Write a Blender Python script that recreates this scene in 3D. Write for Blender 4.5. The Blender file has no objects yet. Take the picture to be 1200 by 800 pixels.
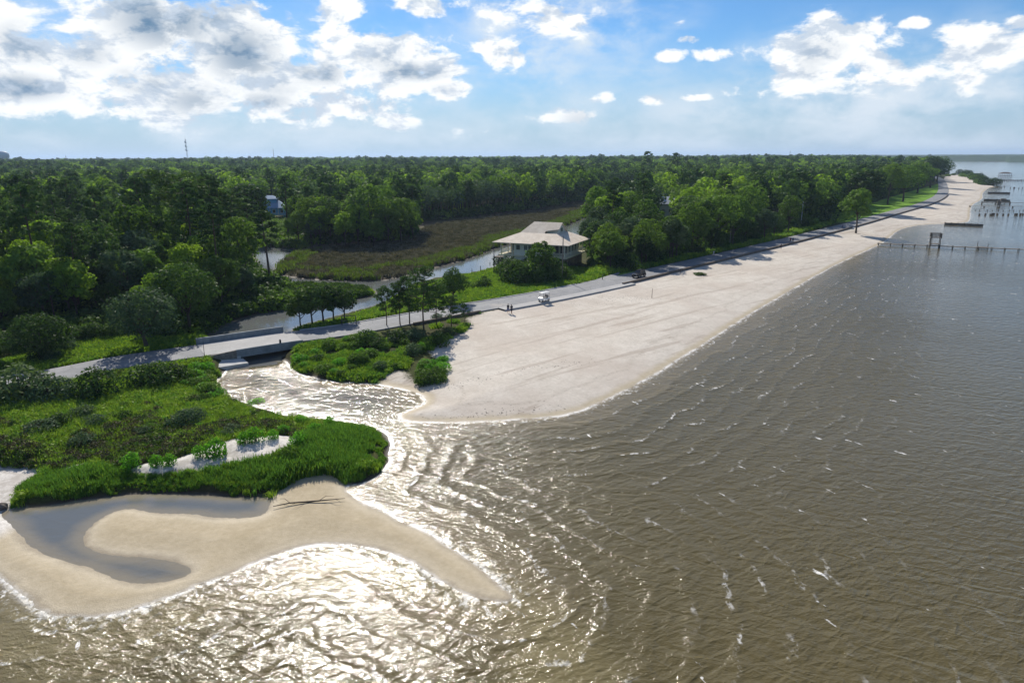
import bpy, bmesh, math, random
import numpy as np
from mathutils import Vector, Matrix, Euler

PI = math.pi
R = math.radians
sc = bpy.context.scene
C = sc.collection
rng = np.random.default_rng(7)
random.seed(7)

# ------------------------------------------------------------------ camera
CAMH = 30.0
PITCH = math.atan(217 / 800)
ROLL = -0.0050
F = 800.0
camM = Matrix.Rotation(R(90) - PITCH, 3, 'X') @ Matrix.Rotation(ROLL, 3, 'Z')
cd = bpy.data.cameras.new('camera')
cam = bpy.data.objects.new('camera', cd)
C.objects.link(cam)
cam.matrix_world = Matrix.Translation((0, 0, CAMH)) @ camM.to_4x4()
cd.sensor_width = 36
cd.lens = 24
cd.clip_start = 0.5
cd.clip_end = 60000
sc.camera = cam

# ------------------------------------------------------------------ light
SUN_AZ, SUN_EL = R(-17), R(37)
sunv = Vector((math.sin(SUN_AZ) * math.cos(SUN_EL), math.cos(SUN_AZ) * math.cos(SUN_EL), math.sin(SUN_EL)))
ld = bpy.data.lights.new('sun', 'SUN')
ld.energy = 4.6
ld.angle = R(0.53)
ld.color = (1.0, 0.94, 0.84)
sun = bpy.data.objects.new('sun', ld)
C.objects.link(sun)
sun.rotation_euler = sunv.to_track_quat('Z', 'Y').to_euler()
sc.view_settings.view_transform = 'Standard'
sc.view_settings.look = 'None'
sc.view_settings.exposure = 0.36
sc.view_settings.gamma = 1.0
sc.cycles.max_bounces = 6
sc.cycles.diffuse_bounces = 2
sc.cycles.glossy_bounces = 2
sc.cycles.transmission_bounces = 2
sc.cycles.transparent_max_bounces = 4
sc.cycles.caustics_reflective = False
sc.cycles.caustics_refractive = False


def raydir(u, v):
    return (camM @ Vector(((u - 600) / F, (400 - v) / F, -1.0))).normalized()


def P(u, v, z=0.0):
    """ground point seen at photo pixel (u, v) on the level z"""
    d = raydir(u, v)
    t = (z - CAMH) / d.z
    return (d.x * t, d.y * t)


# ---- node helpers
class NT:
    def __init__(s, tree):
        s.t = tree
        s.n = tree.nodes
        s.n.clear()

    def put(s, sock, v):
        if v is None:
            return
        if isinstance(v, bpy.types.NodeSocket):
            s.t.links.new(v, sock)
        else:
            if sock.type in ('RGBA',) and len(v) == 3:
                v = (*v, 1)
            sock.default_value = v

    def add(s, typ, ins=None, **props):
        n = s.n.new(typ)
        for k, v in props.items():
            setattr(n, k, v)
        for k, v in (ins or {}).items():
            s.put(n.inputs[k], v)
        return n

    def math(s, op, a, b=None, c=None, clamp=False):
        n = s.n.new('ShaderNodeMath')
        n.operation = op
        n.use_clamp = clamp
        for i, v in enumerate((a, b, c)):
            if v is not None:
                s.put(n.inputs[i], v)
        return n.outputs[0]

    def vec(s, op, a, b=None):
        n = s.n.new('ShaderNodeVectorMath')
        n.operation = op
        s.put(n.inputs[0], a)
        if b is not None:
            s.put(n.inputs['Scale'] if op == 'SCALE' else n.inputs[1], b)
        return n.outputs['Value'] if op in ('LENGTH', 'DOT_PRODUCT', 'DISTANCE') else n.outputs[0]

    def mix(s, f, a, b, blend='MIX'):
        n = s.n.new('ShaderNodeMix')
        n.data_type = 'RGBA'
        n.blend_type = blend
        n.clamp_factor = True
        s.put(n.inputs[0], f)
        s.put(n.inputs[6], a)
        s.put(n.inputs[7], b)
        return n.outputs[2]

    def ramp(s, x, lo, hi, smooth=True):
        n = s.n.new('ShaderNodeMapRange')
        n.interpolation_type = 'SMOOTHSTEP' if smooth else 'LINEAR'
        n.clamp = True
        s.put(n.inputs[0], x)
        a, b, c, d = lo, hi, 0.0, 1.0
        if lo > hi:
            a, b, c, d = hi, lo, 1.0, 0.0
        for i, v in zip((1, 2, 3, 4), (a, b, c, d)):
            n.inputs[i].default_value = v
        return n.outputs[0]

    def noise(s, vec, scale, detail=4, rough=0.55, dist=0.0, color=False):
        n = s.n.new('ShaderNodeTexNoise')
        s.put(n.inputs['Vector'], vec)
        n.inputs['Scale'].default_value = scale
        n.inputs['Detail'].default_value = detail
        n.inputs['Roughness'].default_value = rough
        n.inputs['Distortion'].default_value = dist
        return n.outputs['Color' if color else 'Fac']

    def attr(s, name):
        n = s.n.new('ShaderNodeAttribute')
        n.attribute_name = name
        return n.outputs['Fac']

    def mapping(s, vec, loc=(0, 0, 0), rot=(0, 0, 0), scale=(1, 1, 1)):
        if rot != (0, 0, 0) and scale != (1, 1, 1):      # turn first, then stretch
            vec, rot = s.mapping(vec, rot=rot), (0, 0, 0)
        n = s.n.new('ShaderNodeMapping')
        s.put(n.inputs[0], vec)
        n.inputs[1].default_value = loc
        n.inputs[2].default_value = rot
        n.inputs[3].default_value = scale
        return n.outputs[0]


# ------------------------------------------------------------------ sky (world)
w = bpy.data.worlds.new('World')
sc.world = w
w.use_nodes = True
wt = NT(w.node_tree)
skyn = wt.add('ShaderNodeTexSky')
skyn.sky_type = 'NISHITA'
skyn.sun_disc = False
skyn.sun_elevation = SUN_EL
skyn.sun_rotation = SUN_AZ
skyn.altitude = 30
skyn.air_density = 1.0
skyn.dust_density = 0.15
skyn.ozone_density = 2.5
tc = wt.add('ShaderNodeTexCoord').outputs['Generated']
dirn = wt.vec('NORMALIZE', tc)
sepd = wt.add('ShaderNodeSeparateXYZ', {0: dirn})
dz = sepd.outputs[2]


def cloud_density(vecd, blobs, soft_blobs, n_scale, zs=1.9, ofs=(0, 0, 0)):
    v = wt.mapping(vecd, loc=ofs, scale=(1, 1, zs))
    warp = wt.noise(v, 9.0, 2, 0.5, color=True)
    v2 = wt.vec('ADD', v, wt.vec('SCALE', wt.vec('SUBTRACT', warp, (0.5, 0.5, 0.5)), 0.05))
    fb = wt.noise(v2, n_scale, 9, 0.60)
    return fb


def blob_sum(blobs):
    tot = None
    for (u, v_, rx, ry, s_) in blobs:
        d = raydir(u, v_)
        sx, sz = F * 1.04 / rx, F * 1.0 / ry
        q = wt.vec('MULTIPLY', wt.vec('SUBTRACT', dirn, tuple(d)), (sx, sx, sz))
        l = wt.vec('LENGTH', q)
        g = wt.math('MULTIPLY', wt.ramp(l, 1.6, 0.15), s_)
        tot = g if tot is None else wt.math('MAXIMUM', tot, g)
    return tot


HARD = [(40, 75, 95, 60, .95), (150, 50, 110, 48, .95), (185, 22, 60, 30, 1.1), (285, 65, 70, 45, 1.1), (215, 110, 120, 34, 1.0), (100, 115, 90, 26, .8),
        (345, 95, 90, 34, .95), (440, 62, 90, 30, .95), (505, 78, 45, 20, .9), (440, 95, 80, 30, .8), (525, 105, 34, 13, .85),
        (370, 120, 120, 20, .8), (470, 143, 34, 11, .7), (20, 105, 50, 22, .8), (260, 8, 60, 18, .8),
        (402, 12, 28, 15, .85), (500, 7, 52, 13, .9), (337, 17, 10, 9, .6), (340, 141, 14, 5, .6),
        (785, 66, 22, 8, .70), (712, 115, 21, 9, .70), (760, 116, 28, 9, .74), (815, 115, 20, 5, .7), (808, 45, 24, 6, .6), (785, 28, 22, 5, .6),
        (830, 65, 22, 8, .55), (1071, 28, 14, 6, .62),
        (965, 52, 58, 30, .98), (925, 75, 34, 18, .75), (945, 90, 40, 24, .8), (1005, 100, 50, 20, .62), (1030, 78, 40, 28, .85), (1065, 92, 44, 14, .75), (1148, 56, 50, 20, .85), (640, 22, 80, 26, .74), (592, 62, 46, 22, .70), (880, 110, 30, 12, .5), (1135, 85, 20, 24, .5),
        (1196, 26, 16, 8, .8), (990, 115, 40, 22, .45), (600, 60, 40, 16, .6), (645, 30, 60, 16, .62),
        (575, 115, 20, 7, .5), (640, 135, 60, 12, .42), (560, 158, 60, 10, .4)]
SOFT = [(120, 90, 230, 80, .5), (420, 90, 170, 60, .5), (660, 20, 120, 45, .75), (620, 70, 80, 40, .55), (650, 130, 130, 40, .42), (1000, 110, 150, 55, .62), (1150, 110, 90, 60, .55), (870, 130, 160, 30, .5), (1050, 140, 130, 24, .55), (960, 85, 90, 45, .55), (560, 90, 60, 40, .4), (740, 80, 90, 30, .3),
        (300, 160, 400, 26, .45), (900, 165, 500, 20, .45)]
DARK = [(190, 25, 44, 26, 1), (285, 66, 34, 26, 1), (20, 102, 34, 11, .9), (235, 120, 34, 13, .8), (375, 86, 24, 11, .8), (165, 95, 26, 12, .6), (485, 84, 34, 9, .8), (310, 118, 30, 8, .6), (100, 60, 24, 14, .5), (30, 50, 24, 16, .6), (240, 15, 30, 14, .7), (680, 145, 22, 14, .45), (430, 66, 20, 7, .5)]
gen_cov = wt.ramp(wt.noise(wt.mapping(dirn, scale=(1, 1, 2.2)), 2.3, 3, 0.5), 0.46, 0.62)
inview = wt.math('MULTIPLY', wt.ramp(sepd.outputs[1], 0.60, 0.74), wt.ramp(dz, 0.34, 0.22))
gen_cov = wt.math('MULTIPLY', wt.math('MULTIPLY', gen_cov, 0.5), wt.math('SUBTRACT', 1.0, inview))
hard = wt.math('MAXIMUM', blob_sum(HARD), gen_cov)
fb0 = cloud_density(dirn, None, None, 15.0)
sd3 = (math.sin(SUN_AZ) * 0.004, 0, -0.020)
fb1 = cloud_density(dirn, None, None, 15.0, ofs=(0.004, 0.0, -0.026))
fb2 = cloud_density(dirn, None, None, 7.0, ofs=(0.3, 0.1, 0.2))
dens = wt.math('ADD', wt.math('MULTIPLY', fb0, 3.4), wt.math('ADD', wt.math('MULTIPLY', hard, 1.35), -2.30))
alpha = wt.ramp(dens, -0.08, 0.36)
# sunward sample: bright rims, grey-blue cores
emb = wt.math('SUBTRACT', fb0, fb1)
thick = wt.ramp(wt.math('ADD', wt.math('MULTIPLY', fb2, 1.5), wt.math('MULTIPLY', hard, .6)), 1.22, 1.50)
lit = wt.ramp(emb, -0.11, 0.05)
dk = wt.math('MULTIPLY', blob_sum(DARK), wt.ramp(fb0, .38, .56))
core = wt.math('MAXIMUM', wt.math('MULTIPLY', thick, wt.math('MULTIPLY', wt.ramp(dens, .25, .75), .35)), dk)
core = wt.math('MULTIPLY', core, wt.math('SUBTRACT', 1.0, wt.math('MULTIPLY', lit, 0.25)))
ccol = wt.mix(lit, (4.9, 5.6, 6.5, 1), (8.3, 8.4, 8.4, 1))
ccol = wt.mix(core, ccol, (0.95, 1.9, 3.1, 1))
soft = blob_sum(SOFT)
sf = cloud_density(dirn, None, None, 6.0, zs=2.2, ofs=(0.7, 0.2, 0))
sf = wt.math('ADD', wt.math('MULTIPLY', sf, .6), wt.math('MULTIPLY', fb0, .4))
salpha = wt.math('MULTIPLY', wt.math('MULTIPLY', soft, 1.8), wt.ramp(sf, 0.38, 0.62), clamp=True)
salpha = wt.math('MULTIPLY', salpha, .95)
nsky = wt.mix(1.0, skyn.outputs[0], (0.36, 0.58, 0.80, 1), 'MULTIPLY')
hz = wt.ramp(dz, 0.16, 0.0)
nsky = wt.mix(wt.math('MULTIPLY', hz, 0.80), nsky, (3.6, 4.6, 5.7, 1))
skyc = wt.mix(salpha, nsky, (5.9, 6.6, 7.3, 1))
skyc = wt.mix(wt.math('MULTIPLY', alpha, wt.ramp(dz, 0.005, 0.05)), skyc, ccol)
bg = wt.add('ShaderNodeBackground', {'Color': skyc, 'Strength': 0.1})
wt.add('ShaderNodeOutputWorld', {'Surface': bg.outputs[0]})


# ------------------------------------------------------------------ object helpers
def tag(o, label=None, cat=None, group=None, kind=None):
    if label: o['label'] = label
    if cat: o['category'] = cat
    if group: o['group'] = group
    if kind: o['kind'] = kind
    return o


def empty(name, loc, rz=0.0, label=None, cat=None, group=None, scale=1.0):
    o = bpy.data.objects.new(name, None)
    C.objects.link(o)
    o.location = loc
    o.rotation_euler = (0, 0, rz)
    o.scale = (scale, scale, scale)
    o.empty_display_size = 0.1
    return tag(o, label, cat, group)


def inst(name, me, parent=None, loc=(0, 0, 0), rot=(0, 0, 0), scale=(1, 1, 1)):
    o = bpy.data.objects.new(name, me)
    C.objects.link(o)
    if parent: o.parent = parent
    o.location = loc
    o.rotation_euler = rot
    o.scale = scale
    return o


class MB:
    """collects boxes, tubes and faces into one mesh"""

    def __init__(s):
        s.v = []
        s.f = []

    def quad(s, pts):
        b = len(s.v)
        s.v += [tuple(p) for p in pts]
        s.f.append(tuple(range(b, b + len(pts))))
        return s

    def box(s, cx, cy, cz, sx, sy, sz, rz=0.0, taper=1.0):
        b = len(s.v)
        c_, s_ = math.cos(rz), math.sin(rz)
        for k, t in ((-.5, 1), (.5, taper)):
            for (i, j) in ((-.5, -.5), (.5, -.5), (.5, .5), (-.5, .5)):
                x, y = i * sx * t, j * sy * t
                s.v.append((cx + x * c_ - y * s_, cy + x * s_ + y * c_, cz + k * sz))
        s.f += [(b + 3, b + 2, b + 1, b), (b + 4, b + 5, b + 6, b + 7)]
        for i in range(4):
            j = (i + 1) % 4
            s.f.append((b + i, b + j, b + 4 + j, b + 4 + i))
        return s

    def bar(s, p, q, wd, ht):
        """a beam of width wd and height ht from p to q"""
        p, q = Vector(p), Vector(q)
        d = (q - p).normalized()
        side = d.cross(Vector((0, 0, 1)))
        if side.length < 1e-3: side = Vector((1, 0, 0))
        side.normalize()
        up = side.cross(d)
        b = len(s.v)
        for e in (p, q):
            for (i, j) in ((-.5, -.5), (.5, -.5), (.5, .5), (-.5, .5)):
                s.v.append(tuple(e + side * (i * wd) + up * (j * ht)))
        s.f += [(b + 3, b + 2, b + 1, b), (b + 4, b + 5, b + 6, b + 7)]
        for i in range(4):
            j = (i + 1) % 4
            s.f.append((b + i, b + j, b + 4 + j, b + 4 + i))
        return s

    def tube(s, path, radii, n=7, cap=True):
        rings = []
        prev = None
        pts = [Vector(p) for p in path]
        for i, p in enumerate(pts):
            d = (pts[min(i + 1, len(pts) - 1)] - pts[max(i - 1, 0)]).normalized()
            a = d.orthogonal().normalized() if prev is None else (prev - d * prev.dot(d)).normalized()
            prev = a
            bb = d.cross(a)
            b = len(s.v)
            for k in range(n):
                t = 2 * PI * k / n
                s.v.append(tuple(p + (a * math.cos(t) + bb * math.sin(t)) * radii[i]))
            rings.append(b)
        for i in range(len(rings) - 1):
            for k in range(n):
                k2 = (k + 1) % n
                s.f.append((rings[i] + k, rings[i] + k2, rings[i + 1] + k2, rings[i + 1] + k))
        if cap:
            s.f.append(tuple(rings[-1] + k for k in range(n)))
            s.f.append(tuple(rings[0] + k for k in reversed(range(n))))
        return s

    def mesh(s, name, mat, smooth=False):
        me = bpy.data.meshes.new(name)
        me.from_pydata(s.v, [], s.f)
        if mat: me.materials.append(mat)
        if smooth:
            me.polygons.foreach_set('use_smooth', [True] * len(me.polygons))
        me.update()
        return me

    def obj(s, name, mat, parent=None, smooth=False, loc=(0, 0, 0), rz=0.0, bevel=0.0):
        o = inst(name, s.mesh(name, mat, smooth), parent, loc, (0, 0, rz))
        if bevel:
            m = o.modifiers.new('b', 'BEVEL')
            m.width = bevel
            m.segments = 2
            m.limit_method = 'ANGLE'
        return o


def mesh_np(name, verts, faces, mat, smooth=False):
    """verts (n,3), faces (m,k) numpy"""
    me = bpy.data.meshes.new(name)
    nv, nf, k = len(verts), len(faces), faces.shape[1]
    me.vertices.add(nv)
    me.vertices.foreach_set('co', verts.astype(np.float32).ravel())
    me.loops.add(nf * k)
    me.loops.foreach_set('vertex_index', faces.astype(np.int32).ravel())
    me.polygons.add(nf)
    me.polygons.foreach_set('loop_start', (np.arange(nf) * k).astype(np.int32))
    me.polygons.foreach_set('use_smooth', np.full(nf, smooth))
    if mat: me.materials.append(mat)
    me.update(calc_edges=True)
    return me


# ------------------------------------------------------------------ materials
def material(name, fn):
    m = bpy.data.materials.new(name)
    m.use_nodes = True
    t = NT(m.node_tree)
    t.out = None
    surf = fn(t)
    t.add('ShaderNodeOutputMaterial', {'Surface': surf})
    return m


def simple(name, col, rough=0.7, var=0.25, scale=1.5, bump=0.0, metal=0.0, spec=0.25):
    def fn(t):
        pos = t.add('ShaderNodeTexCoord').outputs['Object']
        n = t.noise(pos, scale, 5, 0.6)
        n2 = t.noise(pos, scale * 9, 3, 0.6)
        f = t.math('ADD', t.math('MULTIPLY', n, .7), t.math('MULTIPLY', n2, .3))
        c = t.mix(t.ramp(f, .3, .7), tuple(x * (1 - var) for x in col), tuple(min(1, x * (1 + var)) for x in col))
        ins = {'Base Color': c, 'Roughness': rough, 'Metallic': metal, 'Specular IOR Level': spec}
        if bump:
            b = t.add('ShaderNodeBump', {'Height': f, 'Distance': bump, 'Strength': 1.0})
            ins['Normal'] = b.outputs[0]
        return t.add('ShaderNodeBsdfPrincipled', ins).outputs[0]
    return material(name, fn)


def leafmat(name, dark, bright, transl=0.35, patch=0.0):
    def fn(t):
        oi = t.add('ShaderNodeObjectInfo').outputs['Random']
        geo = t.add('ShaderNodeNewGeometry')
        tc_ = t.add('ShaderNodeTexCoord').outputs['Object']
        n = t.noise(tc_, 0.55, 3, 0.6)
        ra = geo.outputs['Random Per Island']
        f = t.math('ADD', t.math('MULTIPLY', oi, 0.45), t.math('ADD', t.math('MULTIPLY', n, 0.5), t.math('MULTIPLY', ra, 0.30)))
        c = t.mix(t.ramp(f, .30, .95), dark, bright)
        yel = t.ramp(t.math('FRACT', t.math('MULTIPLY', oi, 7.31)), .80, .98)
        c = t.mix(t.math('MULTIPLY', yel, .5), c, (bright[0] * 1.5, bright[1] * 1.25, bright[2] * .8, 1))
        d = t.add('ShaderNodeBsdfDiffuse', {'Color': c})
        tr = t.add('ShaderNodeBsdfTranslucent', {'Color': t.mix(0.5, c, (bright[0] * 1.3, bright[1] * 1.5, bright[2] * .6, 1))})
        gl = t.add('ShaderNodeBsdfGlossy', {'Color': (1, 1, 1, 1), 'Roughness': 0.5})
        m1 = t.add('ShaderNodeMixShader', {0: transl, 1: d.outputs[0], 2: tr.outputs[0]})
        return t.add('ShaderNodeMixShader', {0: 0.012, 1: m1.outputs[0], 2: gl.outputs[0]}).outputs[0]
    return material(name, fn)


M = {}
M['leaf_oak'] = leafmat('leaf_oak', (.022, .052, .010), (.145, .245, .034))
M['leaf_bright'] = leafmat('leaf_bright', (.08, .16, .016), (.24, .36, .030), .45)
M['leaf_pine'] = leafmat('leaf_pine', (.030, .065, .018), (.075, .135, .034), .25)
M['leaf_liveoak'] = leafmat('leaf_liveoak', (.045, .085, .040), (.10, .155, .072), .25)
M['leaf_dark'] = leafmat('leaf_dark', (.014, .036, .009), (.080, .145, .028), .28)
M['leaf_shrub'] = leafmat('leaf_shrub', (.06, .17, .014), (.15, .38, .028), .45)
M['reed'] = leafmat('reed', (.055, .13, .022), (.13, .26, .040), .42)
M['olive'] = leafmat('olive', (.10, .17, .022), (.28, .40, .045), .35)
M['heather'] = leafmat('heather', (.050, .050, .028), (.12, .105, .055), .2)
M['marsh'] = leafmat('marshgrass', (.085, .080, .064), (.20, .175, .135), .2)
M['marsh_edge'] = leafmat('marshedge', (.05, .09, .014), (.14, .20, .03), .35)
M['bark'] = simple('bark', (.075, .06, .047), .9, .35, 3)
M['bark_pine'] = simple('bark_pine', (.11, .075, .055), .9, .35, 3)
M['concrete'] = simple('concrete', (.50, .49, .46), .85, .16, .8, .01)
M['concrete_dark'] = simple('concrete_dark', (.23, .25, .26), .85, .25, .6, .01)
M['pavement'] = simple('pavement', (.38, .37, .355), .9, .12, .3)
M['timber'] = simple('timber', (.11, .095, .08), .9, .4, 2)
M['timber_grey'] = simple('timber_grey', (.20, .18, .155), .9, .3, 2)
M['seawall'] = simple('seawall', (.15, .12, .095), .9, .35, .6)
M['white_wall'] = simple('white_wall', (.72, .70, .58), .7, .06, .6)
M['cream'] = simple('cream', (.70, .63, .44), .7, .06, .6)
M['blue_wall'] = simple('blue_wall', (.16, .42, .62), .7, .08, .6)
M['blue_roof'] = simple('blue_roof', (.22, .32, .44), .8, .08, .6)
M['roof_grey'] = simple('roof_grey', (.36, .39, .42), .8, .12, .6)
M['glass'] = simple('glass', (.03, .035, .045), .12, .1, 1, spec=.6)
M['dark_metal'] = simple('dark_metal', (.05, .05, .055), .5, .2, 2, metal=.3)
M['tyre'] = simple('tyre', (.02, .02, .02), .9)
M['rim'] = simple('rim', (.5, .5, .52), .35, .05, metal=.8)
M['paint_black'] = simple('paint_black', (.018, .020, .024), .25, .05, spec=.6)
M['paint_white'] = simple('paint_white', (.72, .72, .70), .35, .04)
M['paint_beige'] = simple('paint_beige', (.60, .58, .52), .5, .05)
M['seat_grey'] = simple('seat_grey', (.20, .19, .18), .8, .1)
M['skin'] = simple('skin', (.40, .25, .18), .6, .05)
M['cloth_dark'] = simple('cloth_dark', (.03, .035, .05), .9, .2)
M['cloth_blue'] = simple('cloth_blue', (.06, .10, .25), .9, .2)
M['cloth_red'] = simple('cloth_red', (.30, .05, .08), .9, .2)
M['cloth_white'] = simple('cloth_white', (.65, .65, .65), .9, .1)
M['hair'] = simple('hair', (.03, .02, .015), .8)
M['steel_pale'] = simple('steel_pale', (.35, .42, .48), .6, .1)


def roof_fn(t):
    pos = t.add('ShaderNodeTexCoord').outputs['Object']
    n = t.noise(pos, .7, 5, .6)
    n2 = t.noise(t.mapping(pos, scale=(5, 5, 1)), 2, 4, .6)
    c = t.mix(t.ramp(n, .35, .7), (.64, .52, .39, 1), (.78, .66, .52, 1))
    c = t.mix(t.math('MULTIPLY', t.ramp(n2, .5, .7), .25), c, (.30, .26, .22, 1))
    return t.add('ShaderNodeBsdfPrincipled', {'Base Color': c, 'Roughness': .75}).outputs[0]


M['roof_tan'] = material('roof_tan', roof_fn)


def asphalt_fn(t):
    pos = t.add('ShaderNodeTexCoord').outputs['Object']
    n = t.noise(pos, .25, 5, .65)
    n2 = t.noise(pos, 3.0, 4, .7)
    f = t.math('ADD', t.math('MULTIPLY', n, .6), t.math('MULTIPLY', n2, .4))
    c = t.mix(t.ramp(f, .35, .68), (.155, .16, .17, 1), (.25, .25, .255, 1))
    sand = t.ramp(t.noise(pos, .12, 4, .7), .56, .75)
    c = t.mix(t.math('MULTIPLY', sand, .5), c, (.42, .37, .31, 1))
    # thin cracks and patch seams
    vo = t.add('ShaderNodeTexVoronoi', {'Vector': t.vec('ADD', pos, t.vec('SCALE', t.noise(pos, .6, 3, .6, color=True), 1.5)), 'Scale': .16}, feature='DISTANCE_TO_EDGE')
    c = t.mix(t.math('MULTIPLY', t.ramp(vo.outputs[0], .012, .004), .6), c, (.09, .09, .09, 1))
    return t.add('ShaderNodeBsdfPrincipled', {'Base Color': c, 'Roughness': .85}).outputs[0]


M['asphalt'] = material('asphalt', asphalt_fn)

# ------------------------------------------------------------------ outlines, read off the photograph
RIVER_PX = [(270, 425), (262, 438), (250, 447), (253, 459), (274, 468), (310, 480), (340, 489), (388, 492), (412, 496), (445, 504), (454, 510), (458, 525), (456, 537), (448, 555), (428, 565), (404, 568), (406, 577), (426, 590), (466, 607), (500, 625), (531, 642), (562, 664), (588, 686), (605, 701), (592, 706), (562, 703), (531, 688), (487, 660), (444, 642), (400, 637), (371, 638), (330, 647), (289, 664), (247, 680), (186, 705), (124, 721), (58, 726), (25, 697), (0, 672), (-60, 645), (-200, 640)]
RIVER_MID = [(-400, 75), (-3000, 60), (-3000, -9000), (20000, -9000), (20000, 3200), (4500, 3300)]
RIVER_FAR = [(1350, 190.5), (1200, 190), (1120, 189), (1013, 188.5), (1014, 192.5), (1050, 197), (1104, 204), (1134, 205), (1146, 209), (1160, 216), (1169, 218.5), (1159, 219.5), (1150, 227), (1152, 233), (1144, 237), (1140, 239.5), (1137.5, 243), (1137, 248), (1137, 255), (1136, 259.5), (1130, 260.8), (1107, 262), (1088, 262.8), (1075, 264), (1054, 268.5), (1044, 277), (1033, 286), (992, 304), (950, 326), (910, 350), (870, 373), (830, 400), (790, 424), (760, 442), (720, 464), (680, 482), (640, 490), (575, 493), (530, 495), (485, 494), (466, 489), (480, 480), (498, 474), (500, 467), (490, 460), (462, 453), (440, 449), (400, 447), (370, 443), (348, 436), (337, 426), (335, 420)]
LAGOON_PX = [(8, 598), (41, 594), (70, 589.6), (124, 582), (186, 578), (247, 580.5), (289, 582), (313, 580.5), (318, 590), (311, 602), (285, 607), (247, 605), (206, 601), (173, 601), (157, 595), (132, 599), (107, 614), (93, 633), (99, 645), (132, 651), (173, 652), (206, 658), (225, 668), (214, 676), (186, 682), (157, 684), (132, 678), (99, 662), (66, 651), (37, 645), (25, 627), (12, 612), (2, 601)]
CREEK_PX = [(272, 286), (305, 288), (337, 291), (356, 293), (342, 300), (327, 311), (322, 318), (330, 323), (362, 327), (425, 330), (462, 327), (500, 316), (550, 303), (577, 292), (610, 281), (660, 266), (688, 254), (735, 241), (760, 230), (776, 232), (747, 248), (702, 264), (652, 288), (602, 306), (577, 314), (550, 321), (520, 324), (502, 328), (482, 338), (458, 352), (440, 359), (415, 365), (380, 375), (355, 381), (338, 388), (335, 425), (270, 432), (262, 405), (240, 396), (250, 386), (265, 378), (300, 368), (340, 361), (385, 354), (420, 350), (443, 344), (428, 336), (400, 333), (350, 333), (318, 328), (300, 314), (300, 302), (285, 296), (268, 291)]


def smooth_poly(p, it=2):
    """Chaikin corner cutting"""
    a = np.array(p, float)
    for _ in range(it):
        b = np.roll(a, -1, 0)
        L = np.linalg.norm(b - a, axis=1)[:, None]
        q = np.where(L > 400, a + (b - a) * 0.02, a * .75 + b * .25)
        r = np.where(L > 400, a + (b - a) * 0.98, a * .25 + b * .75)
        a = np.stack([q, r], 1).reshape(-1, 2)
    return a


def W(px, z=0.0):
    return [P(u, v, z) for (u, v) in px]


RIVER = smooth_poly(W(RIVER_PX) + RIVER_MID + W(RIVER_FAR))
LAGOON = smooth_poly(W(LAGOON_PX))
CREEK = smooth_poly(W(CREEK_PX), 1)
SANDBEACH = smooth_poly(W([(548, 375), (600, 363), (660, 351), (712, 339), (800, 318), (900, 293), (1000, 268), (1060, 250), (1090, 240), (1111, 227), (1104, 211), (1112, 204), (1130, 205), (1160, 216), (1172, 221), (1300, 235), (1300, 500), (700, 560), (470, 520), (440, 480), (432, 452), (448, 440), (456, 434), (470, 432), (480, 440), (490, 446), (515, 446), (526, 438), (520, 425), (500, 412), (522, 402), (545, 392), (550, 382)], 0.8), 1)
SANDBAR = smooth_poly(W([(-300, 535), (-60, 541), (0, 545), (30, 546), (60, 549), (45, 557), (22, 572), (10, 592), (41, 597), (70, 595), (124, 588), (250, 586), (313, 582), (330, 568), (358, 555), (390, 552), (404, 562), (420, 572), (700, 640), (760, 800), (500, 1300), (-300, 1300)], 0.3), 1)
DUNE = smooth_poly(W([(150, 549), (175, 543), (205, 541), (228, 530), (262, 522), (300, 514), (335, 510), (362, 516), (350, 532), (300, 545), (262, 550), (215, 556), (175, 558), (148, 555)], 0.8), 1)
MARSH = smooth_poly(W([(322, 321), (340, 300), (360, 292), (420, 287), (480, 284), (500, 268), (470, 262), (540, 257), (620, 248), (690, 238), (720, 227), (762, 222), (776, 228), (765, 238), (700, 262), (660, 272), (600, 287), (550, 306), (500, 319), (462, 330), (400, 331), (350, 328)], 0.5), 1)
LAWNS = [smooth_poly(W(p, 1.4), 1) for p in (
    [(1000, 246), (1040, 232), (1075, 222), (1106, 214), (1110, 222), (1098, 236), (1070, 243), (1040, 252), (1008, 259), (975, 262), (970, 254)],
    [(560, 350), (575, 330), (590, 318), (610, 322), (640, 335), (690, 335), (700, 326), (740, 318), (760, 315), (735, 325), (700, 333), (650, 340), (600, 348)],
    [(430, 372), (440, 362), (480, 345), (520, 332), (560, 322), (580, 318), (570, 340), (530, 352), (480, 362)],
    [(140, 398), (190, 385), (245, 392), (244, 402), (200, 408), (145, 415)],
    [(-40, 480), (20, 470), (60, 462), (90, 468), (75, 482), (30, 492), (-40, 500)],
    [(0, 420), (40, 410), (90, 405), (100, 412), (60, 420), (0, 432)],
    [(875, 280), (890, 270), (915, 272), (905, 283), (880, 287)],
    [(250, 395), (262, 380), (240, 382), (225, 392), (235, 400)])]
ROAD_PX = [(-260, 492), (-60, 456), (30, 445), (80, 436), (140, 424), (200, 415), (250, 408), (330, 396), (400, 387), (470, 375), (540, 362.5), (600, 352.5), (660, 341.5), (720, 329), (780, 315), (850, 299), (920, 282.5), (970, 270), (1010, 259.5), (1050, 248), (1085, 238), (1103, 228), (1105, 218), (1100, 209), (1085, 204)]


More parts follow.
